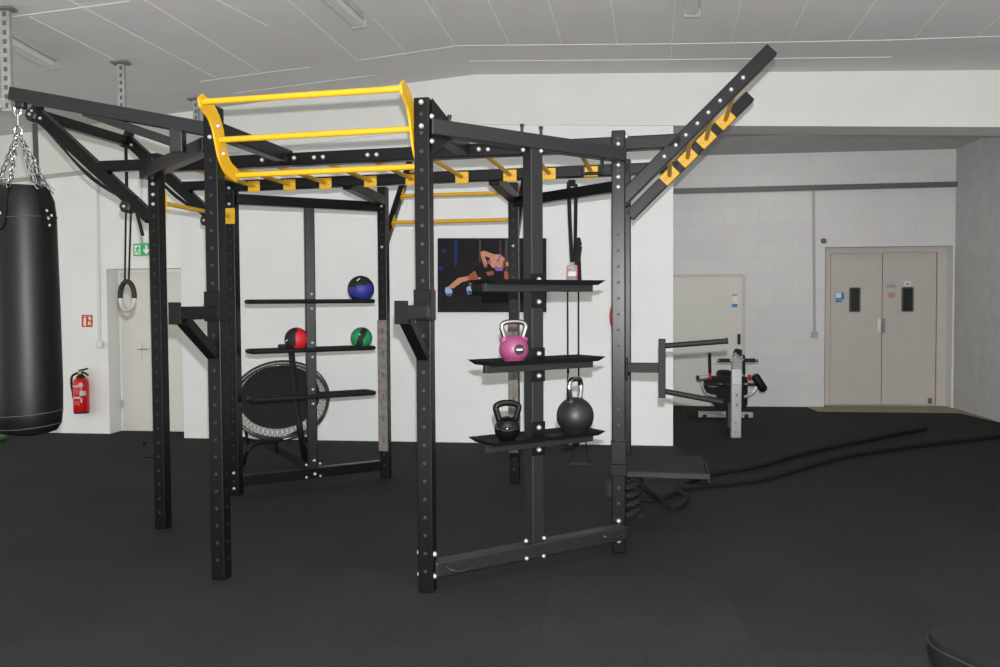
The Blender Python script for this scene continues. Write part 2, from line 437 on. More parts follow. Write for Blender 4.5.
# beige double door
off = .22
def onD(px, py, o=0): return onB(px, py, off + o)
t3 = thing('door_3', 'x', 'door', flat(onD(884, 406)))
for k in ('label', 'category'): del t3[k]
t3['kind'] = 'structure'
za = onD(884, 252.5).z; zf = onD(884, 246).z
bm = B()
L0, L1, L2, L3 = flat(onD(824.5, 400)), flat(onD(829.5, 400)), flat(onD(936, 400)), flat(onD(946.5, 400))
prism(bm, [L0, L1, L1 + UP * zf, L0 + UP * zf], dR * .08)
prism(bm, [L2, L3, L3 + UP * zf, L2 + UP * zf], dR * .08)
prism(bm, [L1 + UP * za, L2 + UP * za, L2 + UP * zf, L1 + UP * zf], dR * .08)
prism(bm, [L1 + UP * .0, L2 + UP * .0, L2 + UP * .014, L1 + UP * .014], dR * .08)
obj('door_frame', bm, DFRAME, t3)
for i, (x0, x1) in enumerate(((830.2, 881.2), (882, 935.3))):
    a, b = flat(onD(x0, 400)) + dR * .02, flat(onD(x1, 400)) + dR * .02
    bm = B(); prism(bm, [a + UP * .02, b + UP * .02, b + UP * (za - .012), a + UP * (za - .012)], dR * .05)
    lf = obj('door_leaf', bm, DOORB, t3)
    wx = (850, 859.8) if i == 0 else (902.5, 913)
    wa, wb = onD(wx[0], 288, .015), onD(wx[1], 288, .015)
    wz0, wz1 = onD(855, 311.5).z, onD(855, 288).z
    bm = B()
    q = [flat(wa) + UP * wz0, flat(wb) + UP * wz0, flat(wb) + UP * wz1, flat(wa) + UP * wz1]
    for j in range(4): bar(bm, q[j], q[(j + 1) % 4], .022, .016, .003)
    obj('window_frame', bm, mat('pane_frame', (.09, .10, .09), .5), lf)
    bm = B(); prism(bm, q, dR * .006); obj('window_pane', bm, GLASS_D, lf)
    hx = 878.8 if i == 0 else 884
    bm = B(); bar(bm, onD(hx, 318.5, -.02), onD(hx, 332.5, -.02), .05 if i == 0 else .03, .04, .008, dR)
    obj('door_handle', bm, mat('handle_pale' if i == 0 else 'handle_grey', (.78, .78, .78) if i == 0 else (.3, .3, .3), .4), lf)
    if i == 0:
        bm = B(); bar(bm, onD(840, 292.5, .012), onD(840, 299.5, .012), .125, .003, 0, dR); obj('sticker', bm, BLUEP, lf)
        bm = B(); bar(bm, onD(838.6, 293, .010), onD(838.6, 298, .010), .075, .003, 0, dR); obj('sticker', bm, LBL, lf)
        bm = B(); bar(bm, onD(838.5, 300.2, .012), onD(838.5, 302.2, .012), .09, .003, 0, dR); obj('sticker', bm, BLUEP, lf)
    else:
        bm = B(); bar(bm, onD(891.5, 280.5, .014), onD(891.5, 288, .014), .185, .003, 0, dR); n = obj('paper_notice', bm, mat('notice_paper', (.55, .54, .55), .7), lf)
        bm = B()
        for yy, w in ((283.2, .06), (285.5, .13), (287, .15)): bar(bm, onD(891.5, yy - .3, .011), onD(891.5, yy + .3, .011), w, .003, 0, dR)
        obj('notice_print', bm, mat('print_grey', (.22, .22, .24), .7), n)
        bm = B(); bar(bm, onD(891.5, 292.5, .014), onD(891.5, 297.5, .014), .10, .003, 0, dR); obj('paper_notice', bm, PINKP, lf)
        bm = B(); bar(bm, onD(907.5, 281.3, .012), onD(907.5, 286, .012), .10, .003, 0, dR); n = obj('paper_notice', bm, LBL, lf)
        bm = B(); bar(bm, onD(907.5, 283.5, .008), onD(907.5, 284.5, .008), .05, .003, 0, dR); obj('notice_print', bm, BLACKP, n)
        bm = B(); bar(bm, onD(930, 398, .010), onD(930, 403.5, .010), .06, .01, .004, dR); obj('door_stop', bm, mat('stop_grey', (.14, .13, .12), .6), lf)

# --- fittings on the left wall
def onL(px, py, o=0): return onP(px, py, oL + o)
bm = B()
bar(bm, onL(97, 150, -.01), onL(98.6, 257, -.01), .03, .02, .003, nP); bar(bm, onL(98.6, 257, -.01), onL(99.5, 341, -.01), .035, .02, .003, nP)
tag(obj('cable_conduit', bm, mat('conduit_white', (.66, .66, .65), .5)), 'white vertical cable duct ending above the light switch by the fire extinguisher', 'conduit')
bm = B(); box(bm, onL(99.8, 344.5, -.025), (.09, .05, .085), frame(nP), .006)
sw = tag(obj('light_switch', bm, mat('switch_white', (.72, .72, .71), .4)), 'white light switch at the bottom of the cable duct', 'switch')
bm = B(); box(bm, onL(99.8, 344.5, -.055), (.05, .012, .05), frame(nP), .003); obj('rocker', bm, LBL, sw)
bm = B(); bar(bm, onL(141, 160, -.01), onL(141.5, 244, -.01), .02, .016, .003, nP)
tag(obj('cable_conduit', bm, mat('conduit_white_thin', (.66, .66, .65), .5)), 'thin white conduit running down to the green exit sign', 'conduit')

def polyon(bm, pts, fn, o, mi=0, t=.003):
    prism(bm, [fn(x, y, o) for x, y in pts], nP * -t, mi)
# red fire sign
tq = tag(obj('fire_sign', (lambda b: (polyon(b, [(82, 315), (92.6, 315), (92.6, 327), (82, 327)], onL, 0, 0, .006), b)[1])(B()), REDS), 'small red square sign with white fire extinguisher symbol on the left wall', 'sign')
bm = B()
polyon(bm, [(84, 318), (85.8, 318), (86.2, 319), (86.2, 326), (83.6, 326), (83.6, 319)], onL, -.008); polyon(bm, [(83.4, 316.8), (86.6, 316.2), (86.6, 317.3), (83.6, 317.5)], onL, -.008)
obj('extinguisher_symbol', bm, mat('sign_cream', s2l(240, 225, 190), .5), tq)
bm = B()
polyon(bm, [(88, 316.6), (90, 316.2), (91.4, 318), (91.2, 320), (89, 320.4)], onL, -.008); polyon(bm, [(88, 322), (89.2, 321), (90.8, 321.8), (91.6, 324.5), (90.6, 326), (89.8, 323.6), (88.9, 325.6), (87.9, 325)], onL, -.008)
obj('flame_symbol', bm, mat('sign_pale', s2l(235, 205, 195), .5), tq)
# exit sign
ex = .06
bm = B(); e = [(133.3, 243.8), (150.6, 243.2), (150.6, 255.2), (133.3, 255.8)]
prism(bm, [onL(x, y, -.09) for x, y in e], nP * .045)
es = tag(obj('exit_sign', bm, GREEN), 'green emergency exit sign with running figure and down arrow above the recessed door', 'sign')
bm = B(); cc = onL(141.5, 249.5, -.05); bar(bm, cc + nP * -.0, cc + nP * .06, .09, .05, .004); obj('sign_bracket', bm, LBL, es)
bm = B(); polyon(bm, [(134.6, 245.2), (140.4, 245), (140.4, 254.6), (134.6, 254.8)], onL, -.092); obj('doorway_symbol', bm, mat('sign_white', (.82, .84, .82), .5), es)
bm = B()
polyon(bm, [(137.4, 245.6), (138.5, 245.6), (138.5, 246.8), (137.4, 246.8)], onL, -.095)
polyon(bm, [(136.8, 247.2), (138.6, 247), (139.4, 249), (138.9, 249.4), (138.2, 248.4), (138.1, 250), (138.9, 251.8), (138.7, 254), (138.1, 254), (138, 252), (137.2, 251), (136.3, 252.4), (135.2, 252.8), (135, 252.2), (136.1, 251.6), (136.7, 250), (136.6, 248.6), (135.9, 249.6), (135.4, 249.2)], onL, -.095)
obj('running_figure', bm, GREEN, es)
bm = B()
polyon(bm, [(145.3, 245.3), (147.5, 245.2), (147.5, 249.6), (149.4, 249), (149.4, 250.6), (146.4, 254.2), (143.4, 250.8), (143.4, 249.2), (145.3, 249.7)], onL, -.092); obj('arrow_symbol', bm, mat('sign_white_arrow', (.82, .84, .82), .5), es)

# fire extinguisher
c = onL(81.6, 413, -.11); s = (onL(81.6, 413, -.11) - onL(81.6, 374, -.11)).length / 39
c0 = c.copy()
t = thing('fire_extinguisher', 'red fire extinguisher with black hose hung on the left wall', 'fire extinguisher', c0)
r = 7.4 * s
bm = B(); lathe(bm, [(0, .5 * s), (r * .9, .5 * s), (r, 2 * s), (r, 30 * s), (r * .93, 32.5 * s), (r * .7, 34.5 * s), (r * .35, 36 * s), (0, 36 * s)], c0, UP, 28); tank = obj('tank', bm, RED, t, smooth=True)
bm = B(); lathe(bm, [(0, 0), (r * .95, 0), (r * .98, 1.6 * s), (0, 1.6 * s)], c0, UP, 28); obj('foot_ring', bm, BLACKP, t)
bm = B(); lathe(bm, [(0, 35 * s), (4.4 * s, 35.2 * s), (4.6 * s, 36 * s), (3 * s, 37.6 * s), (2 * s, 39 * s), (0, 39 * s)], c0, UP, 20); obj('valve_collar', bm, BLACKP, t, smooth=True)
bm = B(); box(bm, c0 + UP * 40.6 * s - nP * .0, (3.8 * s, 4 * s, 3.6 * s), frame(nP), .003); obj('valve', bm, mat('brass_valve', (.35, .33, .12), .4, .5), t)
bm = B(); tube(bm, spline([c0 + UP * 42.3 * s - dP * 2 * s, c0 + UP * 43 * s + dP * 2 * s, c0 + UP * 44.6 * s + dP * 8 * s - nP * .01], 4), 1.0 * s, 6); obj('lever', bm, BLACKP, t, smooth=True)
bm = B(); tube(bm, spline([c0 + UP * 40.5 * s + dP * 1 * s, c0 + UP * 40 * s + dP * 4.5 * s, c0 + UP * 37.8 * s + dP * 8.5 * s - nP * .01], 4), 1.0 * s, 6); obj('carry_grip', bm, BLACKP, t, smooth=True)
bm = B(); tube(bm, spline([c0 + UP * 39.5 * s - dP * 1.5 * s, c0 + UP * 39.4 * s - dP * 5 * s, c0 + UP * 36 * s - dP * 9.6 * s, c0 + UP * 28 * s - dP * 10.2 * s, c0 + UP * 20 * s - dP * 8.8 * s, c0 + UP * 15 * s - dP * 7.6 * s - nP * .02], 5), 1.15 * s, 8); obj('hose', bm, RUB, t, smooth=True)
def wrap(bm, a0, a1, z0, z1, k=1.012):
    n = 8; A = []; R2 = frame(nP)
    for i in range(n + 1):
        an = a0 + (a1 - a0) * i / n; v = dP * math.sin(an) * r * k - nP * math.cos(an) * r * k
        A.append((bm.verts.new(c0 + v + UP * z0), bm.verts.new(c0 + v + UP * z1)))
    for p, q in zip(A, A[1:]): bm.faces.new((p[0], q[0], q[1], p[1]))
FADE = mat('faded_label', s2l(200, 70, 80), .5); LBLF = mat('label_print_pale', (.55, .5, .5), .5)
for a0_, a1_, z0_, z1_, kk_, m_ in ((-1.2, .5, 26.5, 28, 1.012, LBLF), (-1.1, .5, 15, 17, 1.012, LBLF), (.4, 1.2, 18, 22.5, 1.012, LBLF), (.5, .7, 11, 15, 1.012, LBLF), (-1.1, .3, 19.5, 24.5, 1.01, FADE), (-1.1, .4, 8.5, 13, 1.01, FADE)):
    bm = B(); wrap(bm, a0_, a1_, z0_ * s, z1_ * s, kk_); obj('label_print', bm, m_, tank)
gp = c0 + UP * 28.4 * s + dP * math.sin(.55) * r * 1.0 - nP * math.cos(.55) * r
bm = B(); lathe(bm, [(0, 0), (2.3 * s, 0), (2.3 * s, .012), (1.4 * s, .014), (0, .014)], gp, (dP * math.sin(.55) - nP * math.cos(.55)), 16); obj('pressure_gauge', bm, mat('gauge_grey', (.4, .42, .42), .3), tank)
bm = B(); box(bm, c0 + UP * 24 * s + nP * .083, (.05, .05, .25), frame(nP), .004); obj('wall_hook', bm, BLACKP, t)

# poster on the partition: dark studio, athlete in a push-up with one hand on the hip
def onW(px, py, o=0): return onP(px, py, o)
PW = [(437.6, 238.2), (546.2, 238.2), (546.2, 312.2), (437.6, 312.2)]
# full print: partly hidden behind the posts
bm = B(); prism(bm, [onW(x, y, -.035) for x, y in PW], nP * .03)
po = tag(obj('poster', bm, mat('poster_dark', s2l(38, 36, 40), .7, 0, .25, 4, 0, None, .08)), 'dark canvas poster of an athlete doing push-ups on the white partition', 'poster')
def pic(name, polys, m, o=-.0365):
    m.node_tree.nodes['Principled BSDF'].inputs['Specular IOR Level'].default_value = .08
    for p in polys:
        bm = B(); polyon(bm, p, onW, o, 0, .0012); obj(name, bm, m, po)
pic('studio_floor_print', [[(437.9, 298), (545.9, 293), (545.9, 311.9), (437.9, 311.9)]], mat('print_floor', s2l(34, 33, 35), .5, 0, .2, 6), -.036)
pic('background_print', [[(454, 240), (457.5, 240), (457, 265), (454.5, 266)], [(442, 249), (446, 249), (446, 253), (442, 253)], [(438.5, 266.5), (441.5, 266), (443.6, 268.5), (442.5, 271), (438.2, 270)]], mat('print_blue', s2l(36, 52, 96), .5), -.0362)
pic('background_print', [[(479, 239), (481, 239), (481, 262), (479, 262)], [(499.5, 240), (501, 240), (501, 262), (499.5, 262)], [(505, 239), (508, 239), (508, 280), (505.5, 280)]], mat('print_grey2', s2l(72, 66, 70), .5), -.0362)
SKIN = mat('print_skin', s2l(196, 138, 112), .5, 0, .15, 30); SKIN2 = mat('print_skin_shade', s2l(150, 92, 70), .5, 0, .15, 30)
pic('leg_print', [[(449, 286), (458, 278), (468, 276), (476, 270), (479, 273), (481, 279), (472, 280), (462, 282), (453, 288.5), (450, 288)]], SKIN)
pic('leg_print', [[(467, 276.5), (474, 272), (480, 275), (477, 281), (471, 285), (468.6, 284.5), (470, 281)]], SKIN2, -.037)
pic('shorts_print', [[(473.5, 268.5), (480, 265), (488, 264), (493, 269), (494, 275), (485, 277.5), (478, 277)]], mat('print_black', s2l(28, 26, 28), .5), -.0374)
pic('torso_print', [[(480.5, 252), (484, 250.6), (494, 254.2), (500, 254.5), (504.5, 258), (505, 263), (499, 270.5), (492, 267), (489, 263), (490, 258), (484.5, 256), (487.5, 263), (487, 268), (484, 266.5), (481, 256)]], SKIN, -.0374)
pic('torso_print', [[(486, 272), (493, 271), (494, 274.5), (488, 276)], [(504, 271), (508.5, 272), (508.5, 281), (504.5, 281)]], SKIN2, -.0378)
pic('top_print', [[(494, 266), (500, 267.5), (504.5, 266.5), (502, 271), (496, 270.8)], [(487.5, 260.5), (490, 259.5), (491, 263), (488, 264)], [(500, 255.5), (502, 254.5), (498, 262), (496, 262.5)]], mat('print_purple', s2l(140, 90, 165), .5), -.0382)
pic('hair_print', [[(503, 261), (507, 259), (509, 262), (507.5, 267), (503.5, 267)], [(504, 254), (507, 250.5), (507.5, 252), (505, 256)]], mat('print_hair', s2l(92, 58, 44), .5), -.0382)
pic('face_print', [[(505.5, 261.5), (508.6, 262), (508.6, 266), (506, 266)]], SKIN, -.0386)
pic('shoe_print', [[(445.5, 287.5), (449, 286.5), (452.5, 291), (451.5, 295.5), (446.5, 295.5), (445, 291)], [(467, 287), (470.5, 285.5), (471.5, 290), (471.8, 294), (468, 294.5), (466.5, 290)]], mat('print_shoe', s2l(150, 180, 205), .5), -.038)
pic('shoe_print', [[(446.2, 293.5), (452, 293.5), (451.5, 296.3), (446.2, 296)], [(467.5, 290), (471.6, 291.5), (471.5, 294), (468.5, 294.2)]], mat('print_shoe_purple', s2l(90, 90, 160), .5), -.0384)

# ceiling lamps
def lamp(a, b, side, label):
    a, b = onC(*a, side), onC(*b, side); d = (b - a).normalized()
    n = (dR.cross((RT if side > 0 else LT) - KT)).normalized()
    if n.z > 0: n = -n
    t = thing('fluorescent_lamp', label, 'ceiling lamp', (a + b) / 2 + n * .1, 'switched-off ceiling tube lamps')
    bm = B(); bar(bm, a + n * .03, b + n * .03, .13, .06, .008, n); obj('housing', bm, mat('lamp_housing', (.42, .43, .41), .5), t)
    bm = B(); bar(bm, a + n * .09 + d * .03, b + n * .09 - d * .03, .11, .06, .02, n); obj('cover', bm, PLEX, t)
    for s_, p in ((1, a), (-1, b)):
        bm = B(); box(bm, p + n * .075, (.14, .03, .1), frame(d, n), .01); obj('end_cap', bm, mat('cap_grey', (.35, .36, .34), .5), t)
lamp((-70, -13), (51, 56), -1, 'grey fluorescent ceiling lamp near the top left corner above the punching bag')
lamp((300, -42), (358, 14), -1, 'grey fluorescent ceiling lamp at the top edge above the yellow pull-up bars')
lamp((690.5, -60), (692.5, 2), 1, 'grey fluorescent ceiling lamp whose end peeks in at the top right')

# ceiling struts
def strut(px, py, ybot, label, w=.055):
    p = onC(px, py, -1)
    q = atY(px, ybot, p.y); q = V((p.x, p.y, q.z))
    t = thing('ceiling_strut', label, 'strut', p, 'perforated ceiling struts')
    bm = B()
    n = 14; h = (p.z - q.z)
    c = []
    bar(bm, p, q, w, .004, 0, V((0, 1, 0)))
    for sx in (-1, 1): bar(bm, p + V((sx * w / 2, .02, 0)), q + V((sx * w / 2, .02, 0)), .004, .04, 0, V((0, 1, 0)))
    k = int(h / .07)
    for i in range(k):
        zz = q.z + .04 + i * .07
        box(bm, (p.x, p.y - .003, zz), (w * .38, .004, .036), None, 0, 1)
    obj('channel', bm, [GALV, mat('slot_dark', (.10, .105, .10), .7)], t)
    bm = B(); box(bm, p - UP * .01, (.16, .1, .02), None, .003); obj('base_plate', bm, mat('plate_dark', (.13, .13, .13), .5), t)
    return t, p, q
s1 = strut(4, 8, 111, 'perforated steel strut hanging from ceiling above the punching bag', .07)
bm = B(); bar(bm, s1[2] + UP * .06 - dB * .45, s1[2] + UP * .06 + dB * .0, .045, .08, .003); obj('cross_bracket', bm, GALV, s1[0])
strut(120.5, 62, 117, 'perforated steel strut hanging behind the middle of the bag boom', .06)
strut(195.5, 98.5, 134, 'perforated steel strut hanging behind the left end of the yellow pull-up bars', .06)

# ------------------------------------------------------------------ training rig
RY = .1913
u = V((math.cos(RY), -math.sin(RY), 0)); w = V((math.sin(RY), math.cos(RY), 0))
D0 = V((-2.4229, 6.1237, 0)); LL, WW, O1, P1, O2, P2 = 3.2328, 1.0744, .9935, .9785, 1.0142, .8834
PXX = dict(A=217, B=425, C=618, D=161, E=235, F=384, G=514, K=627)
def P(s, t, z=0): return D0 + u * s + w * t + UP * z
PO = dict(D=(0, 0), C=(LL + .012, -.04), E=(0, WW), K=(LL, WW), A=(O1, -P1), B=(LL - O1, -P1), F=(O2, WW + P2), G=(LL - O2, WW + P2))
def Q(k, z=0, ds=0, dt=0): return P(PO[k][0] + ds, PO[k][1] + dt, z)
S = .086
HPX = dict(A=2.725, B=None, C=None, D=None, E=2.70, F=2.65, G=2.65, K=None)
RIG = thing('training_rig', 'large black steel functional training rig with yellow bars in the middle of the gym floor', 'training rig', P(LL / 2, WW / 2))
# bolt: shared mesh, axis along local +Y
bm = B(); lathe(bm, [(0, .018), (.008, .0175), (.013, .013), (.016, .005), (.018, 0), (.018, -.004)], (0, 0, 0), V((0, 1, 0)), 12)
BOLT = bpy.data.meshes.new('bolt'); bmesh.ops.recalc_face_normals(bm, faces=bm.faces); bm.to_mesh(BOLT); bm.free(); BOLT.materials.append(ZINC)
for p_ in BOLT.polygons: p_.use_smooth = True
def bolt(p, d, parent, s=1.0):
    o = bpy.data.objects.new('bolt', BOLT); COL.objects.link(o); o.parent = parent
    o.matrix_local = M.Translation(V(p) - worldorg(parent)) @ frame(V(d)).to_4x4() @ M.Scale(s * .88, 4)
    ORG[o.name] = V(p)
    return o
def zat(k, y, ds=0, dt=-.043):
    q = Q(k, 0, ds, dt); return atY(PXX[k], y, q.y).z
R3 = M((u, w, UP)).transposed()
for k_, y_ in (('B', 97), ('C', 130), ('D', 153), ('K', 159)): HPX[k_] = zat(k_, y_)
def post(k, holes=True, cut=False, front_bolts=(), hole_from=.12):
    bm = B()
    c = Q(k)
    HP = HPX[k]
    box(bm, c + UP * HP / 2, (S, S, HP), R3, .007, 0, 2)
    if holes:
        for i in range(26):
            z = .12 + i * .1
            if any(abs(z - zb) < .03 for zb in front_bolts): continue
            if z > HP - .04: continue
            for d in (-w, u):
                cyl(bm, c + UP * z + d * (S / 2 - .002), c + UP * z + d * (S / 2 + .0008), .0105, 8, mi=1)
    o = obj('post', bm, [STEEL, HOLE], RIG)
    return o
POSTS = {}
FB = dict(A=[137, 116], B=[102, 126], C=[144, 165, 177, 187, 521, 541], D=[164, 184, 194.5, 204], E=[188, 204, 473, 488.5], F=[206, 247], G=[193, 246], K=[])
for k in 'ABCDEFGK':
    zs = [zat(k, y) for y in FB[k]]
    POSTS[k] = post(k, True, False, zs)
    for z in zs: bolt(Q(k, z, 0, -S / 2 - .001), -w, POSTS[k], .95 if k in 'BC' else .9)
for y in (555, 577):
    z = zat('B', y); bolt(Q('B', z, -S / 2 - .001, 0), -u, POSTS['B']); bolt(Q('B', z, S / 2 + .001, -.02), (u - w * .5), POSTS['B'])
for y in (115, 140):
    bolt(Q('B', zat('B', y), S / 2 + .001, 0), u, POSTS['B'])
bolt(Q('C', zat('C', 135.5), S / 2 + .001, 0), u, POSTS['C'])
# grey worn boards with slots on the two rear posts
for k, y0, y1 in (('F', 320, 451), ('G', 322, 453)):
    za_, zb_ = zat(k, y1), zat(k, y0)
    bm = B(); cB = Q(k, (za_ + zb_) / 2, -.004, -S / 2 - .008)
    box(bm, cB, (.088, .012, zb_ - za_), R3, .002)
    for i in range(6):
        box(bm, Q(k, za_ + (i + .5) * (zb_ - za_) / 6, 0, -S / 2 - .0145), (.018, .004, .05), R3, .003, 1)
    obj('slotted_board', bm, [WOODP, mat('slot_brown', (.10, .07, .05), .7)], POSTS[k])

def beam(name, p, q, hgt=S, wid=S, m=STEEL, up=UP, parent=None, bev=.007):
    bm = B(); bar(bm, p, q, wid, hgt, bev, up); return obj(name, bm, m, parent or RIG)
ZR = 2.578
def ZS(s): return 2.574 + .026 * s / LL
frontrail = beam('rail', P(-.04, 0, ZS(0)), P(LL + .40, 0, ZS(LL)))
rearrail = beam('rail', P(-.04, WW, ZS(0)), P(LL + .40, WW, ZS(LL)))
# shift rails off the post axes: they run just behind / in front of the posts
# top ring beams
bAD = beam('top_beam', Q('D', 2.513, -.03, -.085), Q('A', 2.513, -.03, 0))
bBC = beam('top_beam', Q('B', 2.556, .03, 0), Q('C', 2.508, .03, -.085), S, S, STEELG)
bEF = beam('top_beam', Q('E', 2.47, .02, .03), Q('F', 2.47, -.02, 0))
bGK = beam('top_beam', Q('G', 2.48, .02, 0), Q('K', 2.48, -.02, .03))
bA = beam('top_beam', Q('A', 2.60, 0, .03), P(O1, 0, 2.60))
bB = beam('top_beam', Q('B', 2.60, 0, .03), P(LL - O1, 0, 2.60))
bF = beam('top_beam', Q('F', 2.52, 0, -.03), P(O2, WW, 2.56))
bG = beam('top_beam', Q('G', 2.52, 0, -.03), P(LL - O2, WW, 2.56))
# bottom beams and middle posts
ZB = .108
lowBC = beam('floor_beam', Q('B', .124, .03, 0), Q('C', .152, .03, -.085), S, S, STEELG)
lowEF = beam('floor_beam', Q('E', ZB + .008, .03, .03), Q('F', ZB + .008, -.03, 0))
def Matrix_rot(deg):
    return M.Rotation(math.radians(deg), 3, 'Z')
def along(a, b, k, z=0): return a + (b - a) * k + UP * z
b0, c0_ = Q('B'), Q('C'); e0_, f0 = Q('E'), Q('F')
mBC = (c0_ - b0).normalized(); nBC = V((mBC.y, -mBC.x, 0))          # nBC towards the viewer
mEF = (f0 - e0_).normalized(); nEF = V((mEF.y, -mEF.x, 0))
Hp = flat(onv(533.8, 400, b0 + u * .02, ((c0_ + u * .03 - w * .085) - (b0 + u * .02)).normalized())); Ip = along(e0_, f0, .487)
RH = Matrix_rot(33.0); RI = Matrix_rot(18.0)
Rbc = M((mBC, -nBC, UP)).transposed(); Ref = M((mEF, -nEF, UP)).transposed()
bm = B(); zt_ = 2.49
box(bm, Hp + UP * ((zt_ + .15) / 2), (S, S, zt_ - .15), RH, .007, 0, 2); midH = obj('post', bm, STEELG, RIG)
bm = B(); box(bm, Ip + UP * ((2.43 + .15) / 2), (S, S, 2.43 - .15), RI, .007, 0, 2); midI = obj('post', bm, STEEL, RIG)
for (x, y, pr) in ((526, 541, lowBC), (544, 538, lowBC), (526.5, 558.5, lowBC), (543.5, 556, lowBC)):
    p = onv(x, y, Hp + nBC * (S / 2 + .002), mBC); bolt(p, nBC, pr, .8)
for (x, y) in ((523, 150), (541, 151)):
    p = onv(x, y, Hp + nBC * (S / 2 + .002), mBC); p.z -= .0; bolt(p, nBC, bBC, .8)
for (x, y) in ((306.5, 465), (320, 463.5), (306.5, 477.5), (320.5, 476)):
    p = onv(x, y, Ip + nEF * (S / 2 + .002), mEF); bolt(p, nEF, lowEF, .8)
for (x, y) in ((314.5, 460.5), (315, 474)):
    p = onv(x, y, Ip + nEF * (S / 2 + .002), mEF); bolt(p, nEF, lowEF, 1)
# carry handles on the front floor beam
for x0, x1, y in ((446, 474, 567), (600, 623, 535)):
    a = onv(x0, y - 1, Hp + nBC * (S / 2), mBC); b = onv(x1, y - 6, Hp + nBC * (S / 2), mBC)
    a.z = b.z = (.15 if x0 < 500 else .17)
    bm = B(); tube(bm, spline([a, a + nBC * .035 - UP * .018 + mBC * .02, (a + b) / 2 + nBC * .045 - UP * .03, b + nBC * .035 - UP * .018 - mBC * .02, b], 5), .006, 8)
    obj('carry_handle', bm, mat('handle_steel', (.012, .012, .013), .4, 0), lowBC, smooth=True)
# bolts on the front rail
for x, y in ((262, 160), (294, 158), (314, 157.5), (323, 157), (367.5, 155), (376.5, 154.6), (478.7, 149.4), (488, 149.4)):
    p = onv(x, y, P(0, -S / 2 - .001, 0), u); bolt(p, -w, frontrail)
# ladder rungs between the two rails
def rung(pf, pr, Rm, par=RIG, plate=True, dirr=None, r=.016):
    bm = B(); cyl(bm, pf, pr, r, 14); o = obj('rung', bm, YEL, par, smooth=True)
    return o
def plate(c, Rm, wd, hg, par, ddir, bdir, bo=.033):
    bm = B(); box(bm, c, (wd, .008, hg), Rm, .003); o = obj('rung_plate', bm, YEL, par)
    for sgn in (-1, 1): bolt(V(c) + V(bdir) * sgn * bo + V(ddir) * .005, ddir, o, .6)
    return o
for px in (254, 289.5, 325.5, 370.5, 412, 462, 510, 549, 591):
    s_ = (onv(px, 180, P(0, WW - S / 2, 0), u) - P(0, WW - S / 2, 0)).dot(u)
    rg = rung(P(s_, S / 2, ZS(s_) - .01), P(s_, WW - S / 2, ZS(s_) - .01), R3)
    plate(P(s_, WW - S / 2 - .004, ZS(s_) - .015), R3, .105, .088, rg, -w, u, .032)
    bm = B(); box(bm, P(s_, S / 2 + .004, ZS(s_) + .005), (.105, .008, .072), R3, .003); obj('rung_plate', bm, YEL, rg)
# inclined ladder
k45 = .975
def I_(t, s, off=0): return P(LL + s, t, 2.215 + k45 * s + off)
iF = beam('incline_rail', I_(0, .03), I_(0, .94)); iR = beam('incline_rail', I_(WW, .03), I_(WW, .91))
di = (I_(0, 1) - I_(0, 0)).normalized(); ni = di.cross(w).normalized()
Ri = M((di, w, ni if ni.dot(UP) > 0 else -ni)).transposed()
for s_ in (.330, .461, .597, .733):
    rg = rung(I_(S / 2, s_), I_(WW - S / 2, s_), Ri)
    plate(I_(WW - S / 2 - .004, s_), Ri, .13, .088, rg, -w, di, .038)
    bm = B(); box(bm, I_(S / 2 + .004, s_), (.13, .008, .088), Ri, .003); obj('rung_plate', bm, YEL, rg)
    for sg in (-.035, .035): bolt(I_(-S / 2 - .001, s_ + sg), -w, iF, .9)
# single rungs across the two ends
r1 = rung(P(.0, S / 2, 2.325), P(0, WW - S / 2, 2.325), R3)
bm = B(); box(bm, P(.0, WW - S / 2 - .004, 2.325), (.1, .008, .13), R3, .003); pl_ = obj('rung_plate', bm, YEL, r1)
for sg in (-.035, .035): bolt(P(.0, WW - S / 2 - .009, 2.325 + sg), -w, pl_, .7)
bm = B(); box(bm, P(.0, S / 2 + .004, 2.325), (.1, .008, .13), R3, .003); obj('rung_plate', bm, YEL, r1)
r2 = rung(P(LL, S / 2, 2.27), P(LL, WW - S / 2, 2.27), R3)

# front S-curved pull-up frame
def splate(k, sg):
    cl = spline([(-.22, 2.708), (-.17, 2.69), (-.10, 2.655), (-.05, 2.59), (-.022, 2.515), (.01, 2.44), (.07, 2.38), (.165, 2.352)], 5)
    cl = [V((a[0], a[1])) for a in [(p[0], p[1]) for p in [V((c_[0], c_[1], 0)) for c_ in cl]]]
    Lf, Rt = [], []
    n = len(cl)
    for i, p in enumerate(cl):
        t_ = (cl[min(i + 1, n - 1)] - cl[max(i - 1, 0)]).normalized(); nn = V((-t_.y, t_.x))
        f_ = i / (n - 1); wd = .040 + .016 * math.sin(math.pi * f_) 
        Lf.append(p + nn * wd); Rt.append(p - nn * wd)
    capA = [cl[-1] + V((.03 * math.cos(a_), .036 * math.sin(a_))) for a_ in (-1.0, 0, 1.0)]
    capB = [cl[0] + V((.036 * math.cos(a_), .036 * math.sin(a_))) for a_ in (2.2, 3.14, 4.1)]
    if sg: pass
    s0 = S / 2 + .001 if k == 'A' else -S / 2 - .013
    loop = Rt + [V((cl[-1].x + .03, cl[-1].y))] + Lf[::-1] + [V((cl[0].x - .03, cl[0].y + .005))]
    bm = B(); prism(bm, [Q(k, q_[1] + (.005 if k == 'A' else .017), s0, q_[0]) for q_ in loop], u * .012)
    return bm
def Vq(*a): return V(a)
PUF = None
for k in 'AB':
    o = obj('pull_up_bracket', splate(k, 1), YEL, RIG)
    for zz, tt in ((2.605, -.055), (2.46, -.0)):
        dd_ = u if k == 'A' else -u
        bolt(Q(k, zz, (S / 2 + .014) if k == 'A' else -(S / 2 + .014), tt), dd_, o, .9)
